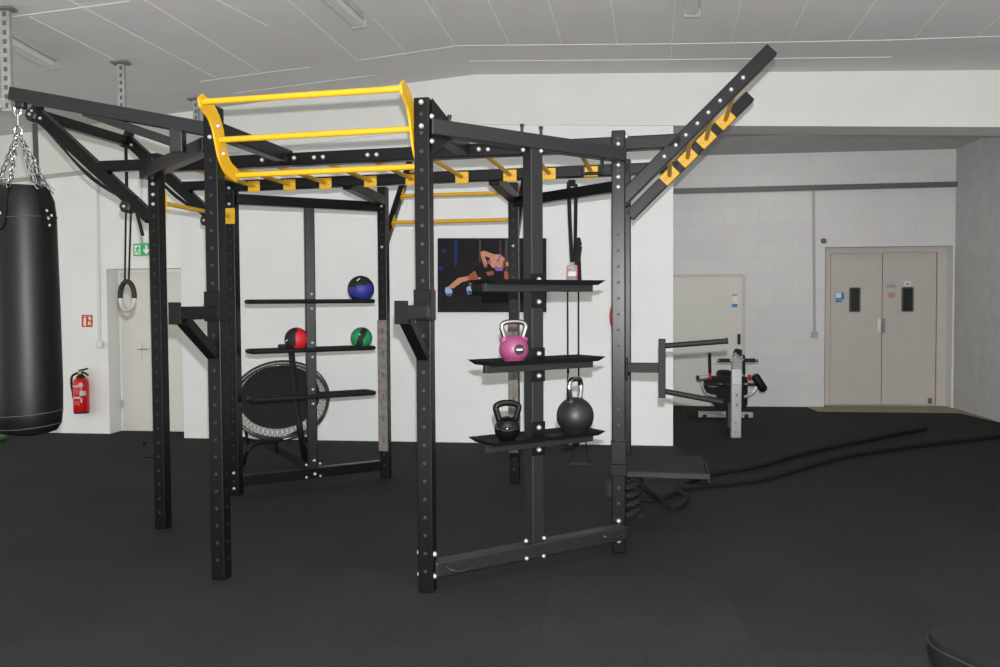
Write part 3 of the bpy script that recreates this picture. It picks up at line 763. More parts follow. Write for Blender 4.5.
for t_, z_ in ((-.21, 2.702), (-.03, 2.528), (.16, 2.355)):
    bm = B(); cyl(bm, Q('A', z_ + .005, S / 2 + .008, t_), Q('B', z_ + .017, -S / 2 - .008, t_), .0168, 18); obj('pull_up_bar', bm, YEL, RIG, smooth=True)
# rear inclined pull-up arms
for k in 'FG':
    a = beam('incline_arm', Q(k, 2.09, 0, -.02), Q(k, 3.00, 0, .86), .07, .06)
    for t_, z_ in ((.209, 2.349), (.496, 2.63), (.78, 2.882)):
        bm = B(); dz = (Q(k, 3., 0, .86) - Q(k, 2.09, 0, -.02)).normalized()
        sg = 1 if k == 'F' else -1
        box(bm, Q(k, z_, sg * .034, t_), (.008, .13, .08), M((u, dz, u.cross(dz))).transposed(), .003); obj('bar_plate', bm, YEL, a)
for t_, z_ in ((.209, 2.349), (.496, 2.63), (.78, 2.882)):
    bm = B(); cyl(bm, Q('F', z_, .03, t_), Q('G', z_, -.03, t_), .0175, 14); obj('pull_up_bar', bm, YEL, RIG, smooth=True)
# gussets beside the B post and safety pins
bm = B(); prism(bm, [Q('B', 2.72, S / 2, .02), Q('B', 2.58, S / 2, .02), along(b0, c0_, .10, 2.58) + u * .03, along(b0, c0_, .10, 2.60) + u * .03], w * .008); obj('gusset', bm, STEEL, bBC)
bm = B(); prism(bm, [Q('B', 2.52, S / 2, .02), Q('B', 2.42, S / 2, .02), along(b0, c0_, .12, 2.52) + u * .03], w * .008); obj('gusset', bm, STEEL, bBC)
for px, py in ((449.5, 119), (522, 133), (541, 135.5)):
    p = onv(px, py, b0 + u * .03, mBC); bm = B(); cyl(bm, V((p.x, p.y, 2.58)), V((p.x, p.y, 2.625)), .009, 10); lathe(bm, [(0, 0), (.013, 0), (.013, .016), (0, .016)], V((p.x, p.y, 2.62)), UP, 10); obj('pin', bm, BLACKP, bBC)
p = onv(595, 165, b0 + u * .03 - w * .06, mBC)
bm = B(); hk = onv(583, 162, b0 - nBC * .0, mBC); hk2 = onv(602, 166, b0, mBC)
tube(bm, [V((hk2.x, hk2.y, 2.50)), V((hk2.x, hk2.y, 2.40)), V((hk.x, hk.y, 2.385)), V((hk.x, hk.y, 2.43))], .012, 8); obj('accessory_hook', bm, BLACKP, bBC)

# bag boom, stub and brace on the A corner
BT = Q('A', 2.868, -1.31, 0); boomL = Q('A', 2.60, -.03, 0)
boom = beam('bag_boom', boomL, BT, .078, .078, STEELG)
def onboom(t, dz=0): return along(boomL, BT, (t - .03) / 1.34, dz)
beam('boom_stub', onboom(.235, -.02), V((*onboom(.235).xy, 2.475)), .075, .075, STEELG)
beam('boom_brace', V((*onboom(.235).xy, 2.525)), onboom(.86, -.03), .05, .06, STEELG)
bm = B(); box(bm, onboom(1.31, -.055), (.06, .05, .05), R3, .008); obj('bag_hanger', bm, BLACKP, boom)

# suspension arms on D and E
TIP = {}
for k in 'DE':
    base = Q(k, 2.205, -.04, 0); tip = Q(k, 3.00, -.95, 0)
    diag = beam('suspension_arm', base, tip, .085, .08)
    beam('arm_strut', Q(k, 2.587, -.04, 0), Q(k, 2.587, -.43, 0), .075, .075)
    for sx in (1.0, .93): bolt(along(base, tip, sx) - w * .042, -w, diag, .8)
    lowp = Q(k, 2.295, -.225, 0); TIP[k] = (tip, lowp)
    for c_, r_ in ((Q(k, 2.975, -.965, 0), .05), (lowp, .045)):
        bm = B(); lathe(bm, [(0, -.05), (r_ * .7, -.05), (r_, -.04), (r_, .04), (r_ * .7, .05), (0, .05)], c_, w, 8)
        bar(bm, c_, c_ + UP * .09 + u * .04, .07, .05, .006, w)
        pb = obj('pulley_block', bm, BLACKP, diag); bolt(c_ - w * .052, -w, pb, .8)
    for o_, sag in ((-.03, .02), (.0, .045), (.03, .065)):
        bm = B(); a_ = Q(k, 2.94, -.92, o_); b_ = Q(k, 2.325, -.22, o_)
        tube(bm, spline([a_, (a_ + b_) / 2 - UP * (.03 + sag), b_], 8), .007, 6); obj('pulley_rope', bm, STRAP, diag, smooth=True)
    bm = B(); a_ = Q(k, 2.29, -.17, 0); tube(bm, spline([a_, a_ + u * .02 - UP * .07, a_ + u * .055 - UP * .20], 5), .012, 6); obj('strap_tail', bm, STRAP, diag)
beam('arm_tie', TIP['D'][0] + w * .02 - UP * .02, TIP['E'][0] - UP * .02, .08, .07)
bm = B(); e_ = Q('E', 2.96, -.965, 0); bar(bm, e_, V((e_.x, e_.y, 2.5)), .02, .02, .002, w); obj('strap_tail', bm, STRAP, RIG)

# dip arms on A and B
for k in 'AB':
    zz = 1.552
    bm = B(); box(bm, Q(k, zz + .035, 0, -.008), (S + .012, S + .02, .17), R3, .004); arm = obj('dip_arm', bm, STEEL, RIG)
    bm = B(); bar(bm, Q(k, zz, 0, -.03), Q(k, zz, 0, -.43), .06, .072, .005); obj('arm_tube', bm, STEEL, arm)
    bm = B(); box(bm, Q(k, zz, 0, -.435), (.072, .012, .118), R3, .003); obj('end_plate', bm, STEEL, arm)
    bm = B(); bar(bm, Q(k, 1.31, 0, -.05), Q(k, zz - .035, 0, -.36), .06, .06, .005); obj('arm_brace', bm, STEEL, arm)
# dip handle on the C corner
zz = 1.6 - (368.5 - 303) * 5.5 / F
bm = B(); bar(bm, Q('C', zz, .03, .0), Q('C', zz, .25, 0), .05, .06, .004); dh = obj('dip_handle', bm, STEELF, RIG)
zu, zl = 1.6 - (340 - 303) * 5.5 / F, 1.6 - (398 - 303) * 5.5 / F
bm = B(); bar(bm, Q('C', zl, .27, 0), Q('C', zu, .27, 0), .045, .06, .004, w); obj('handle_plate', bm, STEELF, dh)
for z0, z1, xe, te in ((1.6 - 44 * 5.5 / F, 1.6 - 39.5 * 5.44 / F, .66, 0), (1.6 - 88.5 * 5.5 / F, 1.6 - 99.5 * 5.44 / F, .63, 0)):
    bm = B(); cyl(bm, Q('C', z0, .275, 0), Q('C', z1, xe, te), .0175, 14); cyl(bm, Q('C', z1 - (z0 - z1) * .02, xe, te), Q('C', z1 - (z0 - z1) * .05, xe + .012, te), .02, 14)
    obj('handle_bar', bm, STEELF, dh, smooth=True)
bm = B(); box(bm, Q('C', zz, .05, 0), (.012, .11, .12), R3, .003); obj('handle_flange', bm, STEELF, dh)
# collar and step platform on the C corner
zp = .512
bm = B(); box(bm, Q('C', zp + .02, 0, 0), (S + .022, S + .022, .075), R3, .004); st = obj('step', bm, STEEL, RIG)
bm = B(); box(bm, Q('C', zp + .13, 0, 0), (S + .012, S + .012, .15), R3, .004); obj('step_collar', bm, STEEL, st)
PLATM = mat('step_tread', (.012, .0125, .0135), .75, 0, .15, 40, .4, 220, .2)
bm = B(); box(bm, Q('C', zp, .285, .30), (.51, .60, .018), R3, .003); obj('tread', bm, PLATM, st)
bm = B(); box(bm, Q('C', zp - .012, .30, -.005), (.53, .012, .035), R3, .002); box(bm, Q('C', zp - .012, .17, -.014), (.17, .012, .022), R3, .002, 0); box(bm, Q('C', zp - .012, .48, -.014), (.17, .012, .026), R3, .002, 0)
obj('tread_edge', bm, mat('edge_steel', (.02, .02, .022), .6, 0, .06, 12, 0, None, .2), st)
bm = B(); bar(bm, Q('C', zp - .03, .56, .02), Q('C', zp - .05, .56, .60), .012, .05, .002); obj('tread_side', bm, STEELF, st)
# small J hook on the D post
bm = B(); jp = fl(150, 458); zj = zat('D', 453)
box(bm, Q('D', zj, -S / 2 - .05, 0), (.10, .06, .085), R3, .008); box(bm, Q('D', zj + .035, -S / 2 - .105, 0), (.02, .06, .06), R3, .004)
obj('bar_hook', bm, STEELF, RIG)

# kettlebell trays on the middle post
def tray(name, c, Rm, ln, wd, hgt, flare, m, th=.006):
    bm = B()
    rings = []
    for (l_, w_, z_) in ((ln, wd, 0), (ln + 2 * flare, wd + 2 * flare, hgt), (ln + 2 * flare - th, wd + 2 * flare - th, hgt), (ln - th, wd - th, th)):
        rings.append([bm.verts.new(V(c) + Rm @ V((sx * l_ / 2, sy * w_ / 2, z_))) for sx, sy in ((-1, -1), (1, -1), (1, 1), (-1, 1))])
    for a_, b_ in zip(rings, rings[1:]):
        for i in range(4): bm.faces.new((a_[i], a_[(i + 1) % 4], b_[(i + 1) % 4], b_[i]))
    bm.faces.new(rings[0][::-1]); bm.faces.new(rings[-1])
    return bm
SHZ = (1.70, 1.243, .794)
SHB = {1.70: (279.6, 301.8), 1.243: (353.6, 375.8), .794: (427.6, 449.8)}
def onT(px): return flat(onv(px, 400, Hp + nBC * .062, mBC))
tL, tR = onT(484.5), onT(591.5); Hc = (tL + tR) / 2 - nBC * .062 + mBC * .02; tl_ = (tR - tL).length
for zs in SHZ:
    bm = B(); bar(bm, tL + UP * (zs - .017), tR + UP * (zs - .017), .036, .046, .003)
    sh = obj('shelf', bm, STEELG, RIG)
    for sg in (-1, 1):
        obj('shelf_tray', tray('t', Hc + mBC * sg * (tl_ / 4 + .005) + UP * zs + nBC * .012, Rbc, tl_ / 2 - .03, .21, .028, .032, STEELF), STEELF, sh)
    bm = B(); box(bm, Hp + UP * onv(539, (SHB[zs][0] + SHB[zs][1]) / 2, Hp + nBC * .05, mBC).z + nBC * .044, (.1, .006, .2), Rbc, .002); obj('shelf_bracket', bm, STEEL, sh)
    for y_ in SHB[zs]: bolt(onv(539, y_, Hp + nBC * .05, mBC), nBC, sh, .95)
# ball shelves on the rear middle post
RZ = (1.618, 1.197, .79)
for i, zs in enumerate(RZ):
    c_ = Ip + UP * zs - nEF * .04 + mEF * .025
    bm = B(); hl_, hw_ = .548, .11; pts = []
    for q_ in range(4):
        cx_, cy_ = ((hl_ - .05, hw_ - .05), (-(hl_ - .05), hw_ - .05), (-(hl_ - .05), -(hw_ - .05)), (hl_ - .05, -(hw_ - .05)))[q_]
        for a_ in range(5):
            an = math.pi / 2 * (q_ + a_ / 4); pts.append((cx_ + .05 * math.cos(an), cy_ + .05 * math.sin(an)))
    prism(bm, [c_ + Ref @ V((x_, y_, -.018)) for x_, y_ in pts], UP * .008)
    tube(bm, [c_ + Ref @ V((x_, y_, 0)) for x_, y_ in pts], .019, 8, True)
    sh = obj('shelf', bm, STEELF, RIG, smooth=True)
    for dz in (-.062, .062): bolt(Ip + UP * (zs + dz) + nEF * (S / 2 + .001), nEF, sh, .95)

# ------------------------------------------------------------------ loose things
# medicine balls
def ball(px, zshelf, r, m, label, band):
    p = onv(px, 300, Ip - nEF * .04, mEF); c_ = V((p.x, p.y, zshelf - .01 + r))
    bm = B(); bmesh.ops.create_uvsphere(bm, u_segments=40, v_segments=24, radius=r)
    for f_ in bm.faces:
        n_ = f_.calc_center_median() / r; f_.material_index = band(n_)
    bmesh.ops.translate(bm, verts=bm.verts, vec=c_)
    o = obj('medicine_ball', bm, [m, RUB], org=c_ - UP * r, smooth=True); tag(o, label, 'medicine ball', 'medicine balls on the rear shelves')
    return o, c_
def logo(o, c_, r, d, a, b_):
    d = V(d).normalized(); R_ = frame(d); bm = B()
    pts = [c_ + (d + R_ @ V((x_, 0, z_))).normalized() * r * 1.004 for x_, z_ in ((a[0], a[1]), ((a[0] + b_[0]) / 2, (a[1] + b_[1]) / 2 + .02), b_)]
    tube(bm, pts, r * .045, 6); obj('logo', bm, mat('logo_white', (.75, .75, .75), .5), o)
o, c_ = ball(361, RZ[0], .120, BLUEB, 'black and blue medicine ball on the top rear shelf', lambda n: 1 if (n.z > .22 + .18 * n.x) or n.z < -.72 - .35 * n.x else 0)
logo(o, c_, .12, (-.05, -.8, .75), (-.08, .1), (.1, -.12))
o, c_ = ball(296, RZ[1], .103, REDB, 'black and red medicine ball on the middle rear shelf beside the post', lambda n: 1 if n.x + .55 * n.y * .3 - .12 * n.z < -.02 else 0)
logo(o, c_, .103, (-.7, -.8, -.1), (-.14, .08), (.14, -.08))
o, c_ = ball(361, RZ[1], .098, GRNB, 'black and green medicine ball at the right end of the middle rear shelf', lambda n: 1 if abs(n.x * .93 - .1 - n.z * .32) < .27 else 0)
logo(o, c_, .098, (.0, -.95, .3), (-.06, .04), (.06, .08))

# kettlebells
def kettlebell(px, zs, rb, hh, hw, label, mb, mh, tr, ori, flat_=1.0, nofs=.02):
    p = onv(px, 380, Hc + nBC * nofs, mBC); zb = zs + .007
    base = V((p.x, p.y, zb))
    t = thing('kettlebell', label, 'kettlebell', base, 'kettlebells on the front trays')
    zc = rb * .93; prof = [(0, 0), (rb * .55, 0), (rb * .62, .003)]
    for i in range(1, 20):
        an = -math.pi / 2 + .42 * math.pi / 2 + (math.pi - .42 * math.pi / 2) * i / 20
        prof.append((rb * math.cos(an), zc + rb * math.sin(an) * flat_))
    prof = [q_ for q_ in prof if q_[1] >= 0] + [(0, zc + rb * flat_)]
    bm = B(); lathe(bm, prof, base, UP, 36); body = obj('body', bm, mb, t, smooth=True)
    x_ = V((math.cos(ori), math.sin(ori), 0))
    top = zc + rb * flat_ * .72
    pts = spline([base + x_ * -hw * .62 + UP * (top - .02), base + x_ * -hw * .86 + UP * (top + (hh - top) * .28), base + x_ * -hw + UP * (top + (hh - top) * .62), base + x_ * -hw * .8 + UP * (hh - tr * 1.5), base + x_ * -hw * .35 + UP * (hh - tr), base + x_ * hw * .35 + UP * (hh - tr), base + x_ * hw * .8 + UP * (hh - tr * 1.5), base + x_ * hw + UP * (top + (hh - top) * .62), base + x_ * hw * .86 + UP * (top + (hh - top) * .28), base + x_ * hw * .62 + UP * (top - .02)], 5)
    bm = B(); tube(bm, pts, tr, 14); obj('handle', bm, mh, t, smooth=True)
    return t, base, body, zc, x_, top
t, base, body, zc, x_, top = kettlebell(514, SHZ[1], .085, .252, .072, 'pink kettlebell with chrome handle on the middle front tray', PINK, CHROME, .0145, .25)
bm = B()
for sg in (-1, 1): lathe(bm, [(.027, 0), (.027, .035), (.021, .043), (.0, .043)], base + x_ * sg * .050 + UP * (top - .03), (UP + x_ * sg * .25).normalized(), 16)
obj('handle_collar', bm, PINK, body, smooth=True)
d_ = V((.36, -.93, .02)).normalized(); bm = B(); lathe(bm, [(0, .0865), (.014, .0862), (.029, .0845), (.030, .08), (0, .08)], base + UP * zc, d_, 24); bd = obj('badge', bm, BLACKP, body)
R_ = frame(d_); bm = B()
bar(bm, base + UP * zc + d_ * .0875 - R_ @ V((-.018, 0, 0)), base + UP * zc + d_ * .0875 - R_ @ V((.018, 0, 0)), .003, .009, .001, R_ @ V((0, 0, 1))); obj('badge_print', bm, LBL, bd)
kettlebell(507, SHZ[2], .075, .238, .066, 'small glossy black kettlebell on the lowest front tray', BLK, BLK, .0185, .15)
t, base, body, zc, x_, top = kettlebell(575, SHZ[2], .114, .345, .07, 'large matt black kettlebell with chrome handle on the lowest front tray', MATB, CHROME, .016, .95, 1.0, 0)
bm = B()
for sg in (-1, 1): lathe(bm, [(.034, 0), (.03, .045), (.022, .06), (0, .06)], base + x_ * sg * .047 + UP * (top - .035), UP, 16)
obj('handle_collar', bm, MATB, body, smooth=True)

# suspension trainer hanging from the rear right beam
ga, gb = Q('G', 2.48, .02, 0), Q('K', 2.48, -.02, .03); dg = (gb - ga).normalized()
sp = onv(571.5, 190, ga, V((dg.x, dg.y, 0)).normalized()); sp.z = 2.39
Ys = sp.y
def S_(px, py, dy=0): return atY(px, py, Ys + dy)
t = thing('suspension_trainer', 'black strap suspension trainer with labelled pouch hanging from the rear right beam', 'suspension trainer', S_(573, 466))
def ribbon(bm, pts, wd, th=.004, side=V((1, 0, 0))):
    for a_, b_ in zip(pts, pts[1:]): bar(bm, a_, b_, wd, th, 0, V((0, 1, 0)) if abs((b_ - a_).normalized().y) < .9 else UP)
bm = B(); ribbon(bm, [S_(568.5, 182), S_(570, 225), S_(572, 262)], .032)
bar(bm, S_(568, 183, .06), S_(575.5, 183, .06), .05, .05, .01)
obj('strap', bm, STRAP, t)
bm = B(); ribbon(bm, [S_(576, 184, .02), S_(575.5, 225, .02), S_(575, 262, .02)], .03); obj('strap', bm, STRAP, t)
bm = B(); ribbon(bm, [S_(577, 238, -.02), S_(579, 246, -.02), S_(577.5, 258, -.02), S_(578.5, 281, -.02)], .05, .03); obj('strap_bundle', bm, STRAP, t)
LB_ = mat('pouch_grey', (.22, .22, .22), .6, 0, .4, 30)
bm = B(); a_ = S_(572, 265, -.03); b_ = S_(572, 281, -.03); bar(bm, a_, b_, .085, .04, .006, V((0, 1, 0))); pc = obj('pouch', bm, LB_, t)
bm = B(); bar(bm, S_(572, 271.5, -.055), S_(572, 276, -.055), .06, .004, 0, V((0, 1, 0))); obj('pouch_label', bm, LBLF, pc)
bm = B()
for x_0 in (567, 577): bar(bm, S_(x_0, 267, -.054), S_(x_0, 276, -.054), .008, .004, 0, V((0, 1, 0)))
obj('pouch_label', bm, REDS, pc)
for x_0, yb in ((567.6, 376), (573.5 + 5, 445)):
    bm = B(); tube(bm, [S_(x_0, 281), S_(x_0 + .3, yb)], .0075, 6); obj('hanging_cord', bm, STRAP, t)
bm = B(); tube(bm, [S_(567.8, 376), S_(566, 446)], .007, 6); bar(bm, S_(568, 368), S_(568, 373), .02, .02, .003, V((0, 1, 0))); obj('hanging_cord', bm, STRAP, t)
bm = B(); ribbon(bm, [S_(575.3, 430), S_(575.3, 447)], .05, .01); obj('handle_strap', bm, STRAP, t)
bm = B(); tube(bm, [S_(573, 446), S_(569.8, 463), S_(589, 464), S_(585.5, 440)], .008, 6, True); obj('foot_cradle', bm, STRAP, t)
bm = B(); cyl(bm, S_(569.8, 464), S_(589, 464.5), .016, 10); obj('handle_grip', bm, GRIP, t)
bm = B(); cyl(bm, S_(561, 449.5), S_(574, 449.5, .1), .014, 10); tube(bm, [S_(561.5, 449), S_(563, 438)], .007, 6); obj('handle_grip', bm, GRIP, t)

# gym ring and its strap
def ring(name, top, c_, label, yaw, rr=.103):
    t = thing('gym_ring', label, 'gym ring', c_ - UP * (rr + .016), None)
    ax = V((math.cos(yaw), math.sin(yaw), 0))
    N = 40; pts = [c_ + ax * rr * math.cos(2 * math.pi * i / N) + UP * rr * math.sin(2 * math.pi * i / N) for i in range(N)]
    bm = B(); tube(bm, pts, .0165, 12, True); rg = obj('ring', bm, RINGW, t, smooth=True)
    bm = B(); tube(bm, pts[N - 1:] + pts[:22], .0178, 12); obj('grip_tape', bm, GRIP, rg, smooth=True)
    bm = B()
    for sx in (-1, 1): bar(bm, top + V((.018 * sx, 0, 0)), c_ + UP * rr + V((.014 * sx, 0, 0)), .012, .006, 0, V((0, 1, 0)))
    obj('strap', bm, STRAP, t)
lp = TIP['D'][1]
ring('gym_ring', lp - UP * .04, V((lp.x - .022, lp.y, atY(127, 296, lp.y).z)), 'pale gym ring with black tape hanging on a strap in front of the recessed door', -math.radians(40))
tp = Q('D', 2.92, -.965, 0)
t = thing('hanging_strap', 'wide black strap hanging from the pulley arm tip behind the punching bag', 'strap', V((tp.x + .02, tp.y, 1.5)))
bm = B(); bar(bm, tp, V((tp.x + .02, tp.y, 1.5)), .036, .006, 0, V((0, 1, 0))); obj('webbing', bm, mat('strap_greyblack', (.03, .03, .033), .7, 0, .1, 50), t)
bm = B(); tube(bm, [V((tp.x + .02 + .05 * math.cos(a_), tp.y, 1.46 + .05 * math.sin(a_))) for a_ in [i * math.pi / 10 for i in range(20)]], .008, 8, True); obj('loop', bm, STRAP, t, smooth=True)

# punching bag
hang = onboom(1.31, -.08)
bx = V((atY(26, 300, hang.y).x, hang.y, 0)); rbag = 30.8 * hang.y / F
ztop, zbot = atY(26, 187, hang.y).z, atY(26, 434, hang.y).z
hang = V((bx.x - .02, hang.y, hang.z))
t = thing('punching_bag', 'heavy black punching bag hanging on chains from the rig boom at left', 'punching bag', V((bx.x, bx.y, zbot)))
H_ = ztop - zbot
bm = B(); lathe(bm, [(0, .0), (rbag * .5, .0), (rbag * .82, .02), (rbag * .95, .06), (rbag * 1.0, .14), (rbag * 1.02, .3), (rbag, H_ * .5), (rbag * .955, H_ - .18), (rbag * .90, H_ - .08), (rbag * .78, H_ - .02), (rbag * .74, H_), (rbag * .68, H_), (rbag * .66, H_ - .04), (0, H_ - .045)], (bx.x, bx.y, zbot), UP, 56)
bag = obj('body', bm, LEATH, t, smooth=True)
bm = B()
for zz_, rr_ in ((.135, 1.003), (.055, .955), (H_ - .19, .978)):
    tube(bm, [V((bx.x + math.cos(a_) * rbag * rr_, bx.y + math.sin(a_) * rbag * rr_, zbot + zz_ + .012 * math.sin(a_ * 1 + 1))) for a_ in [i * math.pi / 24 for i in range(48)]], .0022, 5, True)
obj('seam', bm, mat('seam_grey', (.06, .06, .065), .5), bag)
sw_ = V((hang.x, hang.y, hang.z - .13))
bm = B(); tube(bm, [hang + V((.02 * math.cos(a_), 0, .03 * math.sin(a_) - .01)) for a_ in [i * math.pi / 8 for i in range(16)]], .006, 6, True)
cyl(bm, hang - UP * .03, sw_ + UP * .03, .009, 10); tube(bm, [sw_ + V((.022 * math.cos(a_), 0, .03 * math.sin(a_))) for a_ in [i * math.pi / 8 for i in range(16)]], .006, 6, True)
obj('swivel', bm, CHROME, t, smooth=True)
def link(bm, c_, d, side, ln=.046, wd=.012, r_=.0034):
    pts = []
    for i in range(12):
        a_ = 2 * math.pi * i / 12; pts.append(c_ + d * (math.sin(a_) * ln / 2) + side * (math.cos(a_) * wd))
    tube(bm, pts, r_, 5, True)
for an in (-1.85, -.28, 1.29, 2.86):
    e_ = V((bx.x + math.cos(an) * rbag * .82, bx.y + math.sin(an) * rbag * .82, zbot + H_ - .02))
    bm = B(); n_ = 15
    for sd in (0, 1):
        st_ = sw_ + V((math.cos(an) * .01, math.sin(an) * .01, -.02)); en = e_ + V((-math.sin(an), math.cos(an), 0)) * (.045 if sd else -.045)
        dd_ = (en - st_); nn_ = int(dd_.length / .036); dn = dd_.normalized(); x1 = dn.cross(UP).normalized(); x2 = dn.cross(x1)
        for i in range(nn_): link(bm, st_ + dd_ * ((i + .5) / nn_), dn, x1 if i % 2 else x2)
    obj('chain', bm, CHROME, t, smooth=True)
    # strap tab with rivets
    ra = V((math.cos(an), math.sin(an), 0)); tn = V((-math.sin(an), math.cos(an), 0))
    bm = B(); n1 = 8
    shp = [(-.055, .02), (.055, .02), (.055, -.16), (.035, -.235), (0, -.255), (-.035, -.235), (-.055, -.16)]
    vs = []
    def onbag(x, z):
        aa = an + x / rbag; rr_ = rbag * (.97 + .012) if z < -.17 else rbag * (.945 + .038 * min(1, max(0, (-z + .02) / .19)))
        rr_ = rbag * (.80 if z > 0 else .985)
        return V((bx.x + math.cos(aa) * rr_, bx.y + math.sin(aa) * rr_, zbot + H_ - .02 + z))
    prism(bm, [onbag(x, z) for x, z in shp], ra * .006); tb = obj('strap_tab', bm, LEATH, bag)
    bm = B()
    for x, z in ((-.018, -.13), (.018, -.155), (-.008, -.175), (.0, -.215)): lathe(bm, [(0, .006), (.007, .004), (.009, 0)], onbag(x, z) + ra * .006, ra, 10)
    obj('rivets', bm, ZINC, tb)
    bm = B(); tube(bm, [onbag(-.05, .0) + ra * .01, onbag(-.03, .05), onbag(.03, .05), onbag(.05, 0) + ra * .01], .004, 6); obj('wire_ring', bm, CHROME, tb)

# green object at the left edge of the floor
c_ = fl(-6, 441); bm = B()
pts = [c_ + V((.12 * math.cos(a_) - .0, .05 * math.sin(a_), .035)) for a_ in [i * math.pi / 12 for i in range(24)]]
tube(bm, pts, .03, 8, True)
tag(obj('resistance_band', bm, mat('green_latex', s2l(45, 105, 45), .5), smooth=True), 'small green rubber loop on the floor at the left edge beneath the bag', 'resistance band')

# mini trampoline leaning behind the rig
YC = 8.62; tc = atY(281, 401, YC); RT_ = .462
tn_ = V((.12, -.73, .68)).normalized()        # its upper side faces us and up
ex_ = tn_.cross(UP).normalized() * -1; ey_ = tn_.cross(ex_); ey_ = ey_ if ey_.z > 0 else -ey_
ra_ = math.radians(15); ex_, ey_ = ex_ * math.cos(ra_) + ey_ * math.sin(ra_), ey_ * math.cos(ra_) - ex_ * math.sin(ra_)
t = thing('mini_trampoline', 'round black mini trampoline leaning behind the rig shelves', 'trampoline', V((tc.x, tc.y, 0)))
N = 56
def cir(r_, o_=0, e=0): return [tc + ex_ * r_ * math.cos(2 * math.pi * i / N) + ey_ * (r_ * math.sin(2 * math.pi * i / N) + e) + tn_ * o_ for i in range(N)]
bm = B(); tube(bm, cir(RT_), .019, 10, True); tube(bm, cir(RT_ + .012, .05), .012, 8, True); obj('frame', bm, mat('trampoline_frame', (.02, .02, .021), .2, 0, .05, 20, 0, None, .8, .5), t, smooth=True)
bm = B(); a_ = cir(.395, .012, .05); prism(bm, a_, tn_ * .006); obj('mat', bm, mat('jumping_mat', (.016, .016, .017), .85, 0, .2, 60, .1, 300, .2), t)
bm = B()
for i in range(N):
    p_ = cir(.395, .012, .05)
    q_ = tc + ex_ * RT_ * math.cos(2 * math.pi * (i + .5) / N) + ey_ * RT_ * math.sin(2 * math.pi * (i + .5) / N)
    for j in (i, (i + 1) % N): tube(bm, [p_[j], q_], .007, 5)
obj('bungee_cord', bm, BUNG, t)
for lab, pts in (('leg', [tc - ey_ * .46 + ex_ * .30, tc - ey_ * .50 + ex_ * .26 - tn_ * .12]),):
    pass
for aa in (-1.2, -1.9, -2.6, 1.9, 2.5):
    p_ = tc + ex_ * RT_ * math.cos(aa) + ey_ * RT_ * math.sin(aa)
    bm = B(); tube(bm, [p_, p_ - tn_ * .2], .014, 8); cyl(bm, p_ - tn_ * .2, p_ - tn_ * .235, .022, 10, .018); obj('leg', bm, STEELF, t, smooth=True)
Yf = 8.25
def T_(px, py, Y=Yf): return atY(px, py, Y)
bm = B(); tube(bm, spline([T_(291, 349, 8.15), T_(293, 368, 8.1), T_(296, 400, 8.0), T_(301, 436, 7.95), fl(306.5, 465)], 6), .031, 10); hb = obj('handlebar', bm, STEELF, t, smooth=True)
bm = B(); cyl(bm, T_(279, 346.5, 8.2), T_(309, 346, 8.1), .022, 12); obj('handle_grip', bm, GRIP, hb)
bm = B(); q0_, q1_ = fl(307, 468), atY(267, 443, 8.7); bar(bm, q0_ + UP * .03, q1_, .06, .075, .004); obj('foot_beam', bm, STEELF, t)
bm = B(); tube(bm, spline([fl(244, 466) + UP * .02, T_(247, 452, 8.0), T_(258, 443.5, 8.1), T_(280, 440, 8.3), T_(301, 430, 8.4)], 6), .018, 8); tube(bm, spline([T_(243, 438, 8.3), T_(262, 441, 8.4), T_(300, 436, 8.5), fl(310, 447) + UP * .02], 6), .016, 8); obj('support_tube', bm, STEELF, t, smooth=True)

# battle rope
def rope(pts, r_, label, n_=10):
    c_ = spline(pts, n_)
    # resample
    out = [c_[0]]; acc = 0; step = .018
    for a_, b_ in zip(c_, c_[1:]):
        L_ = (b_ - a_).length; d_ = 0
        while acc + (L_ - d_) >= step:
            d_ += step - acc; out.append(a_ + (b_ - a_) * (d_ / L_)); acc = 0
        acc += L_ - d_
    return out
def twisted(bm, line, R_):
    for s_ in range(3):
        pts = []; prev = None
        for i, p_ in enumerate(line):
            t_ = (line[min(i + 1, len(line) - 1)] - line[max(i - 1, 0)]).normalized()
            x_ = t_.cross(UP)
            x_ = x_.normalized() if x_.length > 1e-3 else V((1, 0, 0)); y_ = t_.cross(x_)
            a_ = i * .55 + s_ * 2.094
            pts.append(p_ + (x_ * math.cos(a_) + y_ * math.sin(a_)) * R_ * .5)
        tube(bm, pts, R_ * .56, 6)
RZ_ = .024
cb = flat(Q('C'))
k_ = Q('C', 0, .06, .42)
def f_(px, py, z=RZ_): return fl(px, py, z)
path = [f_(926, 428.5), f_(860, 441), f_(800, 454), f_(760, 465), f_(720, 472), f_(700, 476), f_(685, 486), f_(670, 494), f_(655, 499), f_(640, 498),
        f_(628, 492, .12), f_(632, 484, .25), f_(640, 486, .3), f_(650, 493, .2), f_(662, 501, .05), f_(675, 506), f_(684, 502), f_(686, 495), f_(678, 490), f_(690, 487), f_(705, 485), f_(760, 479), f_(800, 468), f_(850, 455), f_(920, 445), f_(1000, 436), f_(1025, 434)]
t = thing('battle_rope', 'thick black twisted battle rope coiled by the rig and trailing right over the floor', 'battle rope', f_(700, 480, 0))
bm = B(); twisted(bm, rope(path, RZ_, ''), RZ_); obj('rope', bm, ROPEM, t, smooth=True)
loops = []
for i in range(46):
    a_ = i * .62; z_ = .06 + .36 * i / 46
    loops.append(Q('C', z_ * .75 + .14, .05 + .10 * math.cos(a_) * .8, .20 + .16 * math.sin(a_)))
bm = B(); twisted(bm, rope(loops, RZ_, '', 4), RZ_ * .8); obj('coil', bm, ROPEM, t, smooth=True)
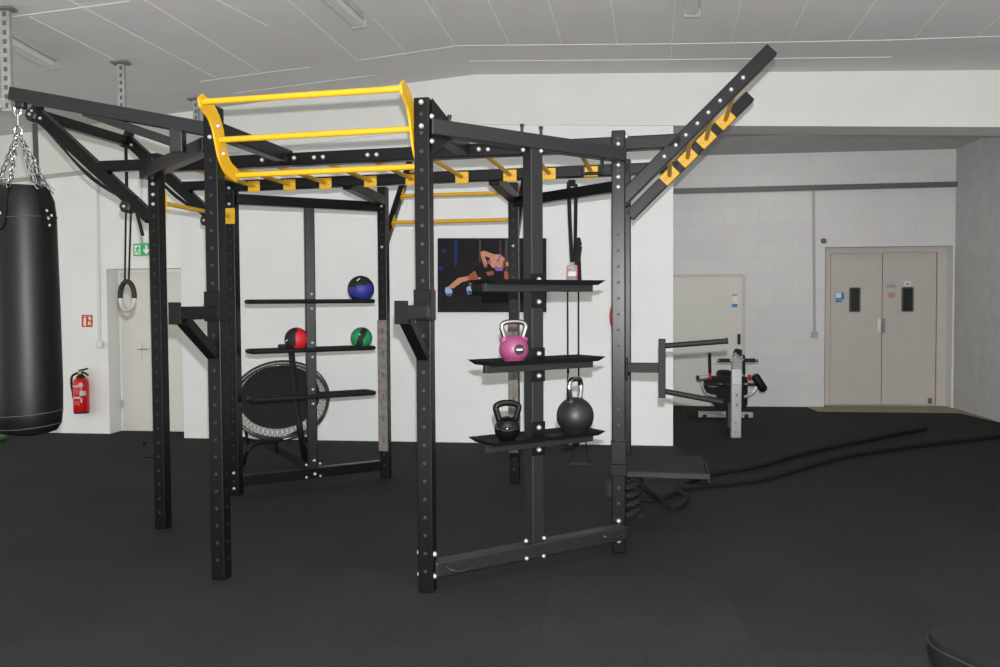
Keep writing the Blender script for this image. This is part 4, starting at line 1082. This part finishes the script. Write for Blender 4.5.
bm = B(); p_ = Q('C', .42, -.07, .25); cyl(bm, p_ - UP * .12, p_ - UP * .02, .036, 14); obj('rope_end', bm, RUB, t)

# abdominal trainer at the back
base = fl(737.5, 437.5)
t = thing('back_trainer', 'silver and black padded exercise bench standing in front of the white back door', 'exercise bench', base)
Y0 = base.y
def X_(px, py, dy=0): return atY(px, py, Y0 + dy)
bm = B()
cl = [X_(735.6, 437.6), X_(736.2, 385), X_(736.4, 370, .03), X_(737, 361, .1), X_(737.5, 356, .22)]
for a_, b_ in zip(cl, cl[1:]): bar(bm, a_, b_ + (b_ - a_).normalized() * .012, .112, .07, .008, V((0, 1, 0)))
col_ = obj('column', bm, SILVER, t)
bm = B(); bar(bm, X_(737.5, 357, .2), X_(737.5, 350.5, .26), .09, .09, .015, V((0, 1, 0))); obj('column_cap', bm, BLACKP, col_)
bm = B()
for y_ in (395, 405): box(bm, X_(737, y_, -.04), (.03, .01, .035), None, .004)
for y_ in (423, 432): lathe(bm, [(0, -.01), (.012, -.008), (.012, 0)], X_(735.5, y_, -.036), V((0, 1, 0)), 10)
obj('column_fitting', bm, mat('fitting_grey', (.25, .25, .25), .5), col_)
hz = .12
bm = B(); cyl(bm, X_(717, 360.3, hz), X_(758, 360.3, hz), .016, 12); th = obj('handle_bar', bm, CHROME, t, smooth=True)
for a_, b_ in ((719, 729.5), (744, 755)):
    bm = B(); cyl(bm, X_(a_, 360.3, hz), X_(b_, 360.3, hz), .023, 14); obj('foam_grip', bm, GRIP, th, smooth=True)
# seat and back pads
SY = .55
bm = B(); n_ = 16
pr = [(702, 381), (706, 377.5), (716, 376.5), (747, 377), (748, 382), (747.5, 405), (744, 409), (722, 410.5), (714, 404), (709, 393)]
prism(bm, [X_(x, y, SY) for x, y in pr], V((0, .14, 0))); obj('seat_pad', bm, VINYL, t)
bm = B(); bar(bm, X_(717, 375, SY + .25), X_(732, 375, SY + .25), .2, .13, .05); obj('head_pad', bm, VINYL, t)
bm = B(); bar(bm, X_(704, 384.5, SY - .05), X_(756, 384.5, SY - .05), .035, .035, .012); ax = obj('axle', bm, BLACKP, t)
for x in (718, 730, 744, 755):
    bm = B(); cyl(bm, X_(x, 384.5, SY - .05), X_(x + 3, 384.5, SY - .05), .027, 12); obj('axle_collar', bm, CHROME, ax)
for x, y0 in ((709.5, 353), (743.5, 355)):
    bm = B(); cyl(bm, X_(x + .5, 375, SY), X_(x, y0 - .5, SY - .05), .014, 10); g_ = obj('upright_handle', bm, CHROME, t)
    bm = B(); cyl(bm, X_(x + .4, 373, SY), X_(x + .05, y0 + 1.2, SY - .05), .020, 12); obj('foam_grip', bm, GRIP, g_)
bm = B(); cyl(bm, X_(698, 378, SY), X_(711, 376.5, SY), .028, 12); obj('side_arm', bm, SILVER, t)
bm = B(); cyl(bm, X_(696.6, 378.3, SY), X_(699, 378, SY), .034, 12); obj('arm_cap', bm, BLACKP, t)
for x in (709.7, 749.5):
    bm = B(); cyl(bm, X_(x - 1.3, 377.3, SY - .02), X_(x + 1.3, 377.3, SY - .02), .034, 12); obj('red_collar', bm, RED, t)
bm = B(); cyl(bm, X_(750, 377, SY), X_(758, 375.5, SY), .028, 12); obj('side_arm', bm, SILVER, t)
bm = B(); pa, pb_ = X_(757, 379, SY - .1), X_(762, 387, SY - .1)
lathe(bm, [(0, -.12), (.035, -.115), (.052, -.09), (.054, .09), (.035, .115), (0, .12)], (pa + pb_) / 2, (pb_ - pa).normalized(), 18); obj('leg_roller', bm, VINYL, t, smooth=True)
for pts in ([(702.5, 381), (703, 388), (707, 394), (716, 396.5)], [(757, 384), (755.5, 389), (751, 394), (744, 397)], [(707, 385), (713, 386), (718, 385)]):
    bm = B(); tube(bm, spline([X_(x, y, SY) for x, y in pts], 5), .017, 8); obj('curved_tube', bm, SILVER, t, smooth=True)
# base
fb = fl(726, 418.5); bm = B(); YB = fb.y - Y0
bar(bm, X_(697.5, 414.2, YB), X_(752.5, 415, YB), .08, .075, .008); obj('rear_foot', bm, SILVER, t)
bm = B(); p1_, p2_ = X_(737.5, 433, .03), X_(730, 415, YB); bar(bm, p1_ , p2_, .08, .06, .006); obj('base_rail', bm, mat('rail_dark', (.05, .05, .052), .4), t)
for x in (704.5, 746):
    bm = B(); c_ = X_(x, 417.5, YB - .02); cyl(bm, V((c_.x, c_.y, 0)), V((c_.x, c_.y, .06)), .035, 12); obj('rubber_foot', bm, RUB, t)
bm = B(); bar(bm, X_(687, 413.5, YB), X_(698, 413.5, YB), .1, .09, .02); obj('foot_roller', bm, RUB, t)
bm = B(); c1, c2 = X_(731, 411, SY + .1), X_(731, 415, YB); bar(bm, X_(730, 404, SY + .1), X_(730, 414, SY + .25), .1, .1, .01); bar(bm, V((X_(730, 410, SY).x, Y0 + SY - .05, .03)), V((X_(730, 410, SY).x, Y0 + SY + .0, .35)), .08, .08, .01, V((0, 1, 0))); obj('seat_support', bm, mat('support_dark', (.02, .02, .02), .5), t)

# red rounded thing behind the grey post
bm = B(); c_ = onP(618.8, 317, -.05); lathe(bm, [(0, 0), (.17, 0), (.185, .02), (.175, .045), (.12, .05), (0, .05)], c_ + nP * .045, -nP, 36)
for v in bm.verts: v.co.x = c_.x + (v.co.x - c_.x) * .55
tag(obj('wall_pad', bm, mat('red_pad', s2l(185, 45, 60), .45), smooth=True), 'red rounded pad on the partition mostly hidden behind the grey rig post', 'pad')

# padded bench end at the lower right
c_ = atY(990, 641, 2.95)
zt2 = .45
pe = fl(968, 628, zt2)
t = thing('padded_bench', 'black padded bench end with rounded top in the lower right corner', 'bench', V((pe.x + .5, pe.y - .35, 0)))
pts = []
def bench_pt(x, y, z=zt2): return fl(x, y, z)
outl = [bench_pt(x, y) for x, y in ((934, 640), (931.5, 633), (938, 627.5), (952, 625), (972, 625.5), (1000, 629))]
edge = outl[0]; dv = V((.80, -.60, 0)); pv = V((.93, -.32, 0)).normalized()
c1_ = bench_pt(960, 644); RB_ = .13
# stadium outline: rounded end towards the camera's left, running away to the right
dv = (bench_pt(1000, 668) - bench_pt(934, 638)).normalized(); sv = V((-dv.y, dv.x, 0)); 
sv = sv if sv.y > 0 else -sv
ctr = bench_pt(925, 628) + dv * .15 + sv * .09
stad = [ctr + dv * 1.0 - sv * .15] + [ctr - sv * .15 * math.cos(a_) - dv * .17 * math.sin(a_) for a_ in [math.pi * i / 18 for i in range(19)]] + [ctr + dv * 1.0 + sv * .15]
bm = B()
rings = []
cen = ctr + dv * .45
for sc, z_ in ((.90, zt2 - .105), (.985, zt2 - .095), (1.0, zt2 - .075), (1.0, zt2 - .02), (.985, zt2 - .006), (.94, zt2)):
    rings.append([bm.verts.new(V((cen.x + (p_.x - cen.x) * sc, cen.y + (p_.y - cen.y) * sc, z_))) for p_ in stad])
n_ = len(stad)
for a_, b_ in zip(rings, rings[1:]):
    for i in range(n_): bm.faces.new((a_[i], a_[(i + 1) % n_], b_[(i + 1) % n_], b_[i]))
bm.faces.new(rings[0][::-1]); bm.faces.new(rings[-1]); obj('pad', bm, VINYL, t, smooth=True)
bm = B(); tube(bm, [V((p_.x, p_.y, zt2 - .028)) for p_ in stad], .005, 6, True); obj('piping', bm, mat('piping_grey', (.012, .012, .014), .4), t)
bm = B(); bar(bm, ctr + UP * (-zt2 + .30) - dv * .02, ctr + UP * (-zt2 + .30) + dv * 1.0, .06, .08, .005); obj('bench_frame', bm, STEELF, t)
for k_ in (.12, .85):
    p_ = ctr + dv * k_; bm = B(); bar(bm, V((p_.x, p_.y, .0)), V((p_.x, p_.y, .27)), .06, .06, .005, V((0, 1, 0))); bar(bm, V((*(p_ - sv * .16).xy, .025)), V((*(p_ + sv * .16).xy, .025)), .05, .05, .005); obj('leg', bm, STEELF, t)

# ------------------------------------------------------------------ light and camera
l = bpy.data.lights.new('camera_flash', 'POINT'); l.energy = 1640; l.shadow_soft_size = .015; l.color = (.995, .998, 1)
lo = bpy.data.objects.new('camera_flash', l); COL.objects.link(lo); lo.location = (.013, 0, CH + .13)
W = bpy.data.worlds.new('World'); SC.world = W; W.use_nodes = True
bg = W.node_tree.nodes['Background']; bg.inputs[0].default_value = (1.0, .975, .90, 1); bg.inputs[1].default_value = 1.0
def area_light(name, loc, d, sx, sy, e):
    l = bpy.data.lights.new(name, 'AREA'); l.shape = 'RECTANGLE'; l.size = sx; l.size_y = sy; l.energy = e; l.color = (1, .97, .88)
    o = bpy.data.objects.new(name, l); COL.objects.link(o); o.location = loc
    o.rotation_euler = (-V(d)).to_track_quat('Z', 'Y').to_euler()
# added fill for light assumed from the left, tilted up, no window modelled; the other two are added fill too
area_light('assumed_left_fill', (-9, 4.0, .9), (1, .3, .62), 7, 1.6, 70)
area_light('ceiling_fill', (0, .2, .12), (0, .15, 1), 12, 3, 340)  # added fill near the floor, turned up to brighten the ceiling
area_light('bay_fill', (3.6, 11.2, zbay - .08), (.12, .3, -1), 1.5, .15, 11)  # added light out of sight behind the beam, brightens the right-hand bay
c = bpy.data.cameras.new('camera'); co = bpy.data.objects.new('camera', c); COL.objects.link(co)
c.sensor_width = 36; c.lens = F / 1000 * 36; c.clip_start = .05; c.clip_end = 100
co.location = CAM; co.rotation_euler = (M.Rotation(math.pi / 2 - TH, 3, 'X') @ M.Rotation(-ROLL, 3, 'Z')).to_euler()
SC.camera = co
vs = SC.view_settings; vs.view_transform = 'Standard'; vs.look = 'None'; vs.gamma = 1; vs.use_curve_mapping = False; vs.exposure = 0
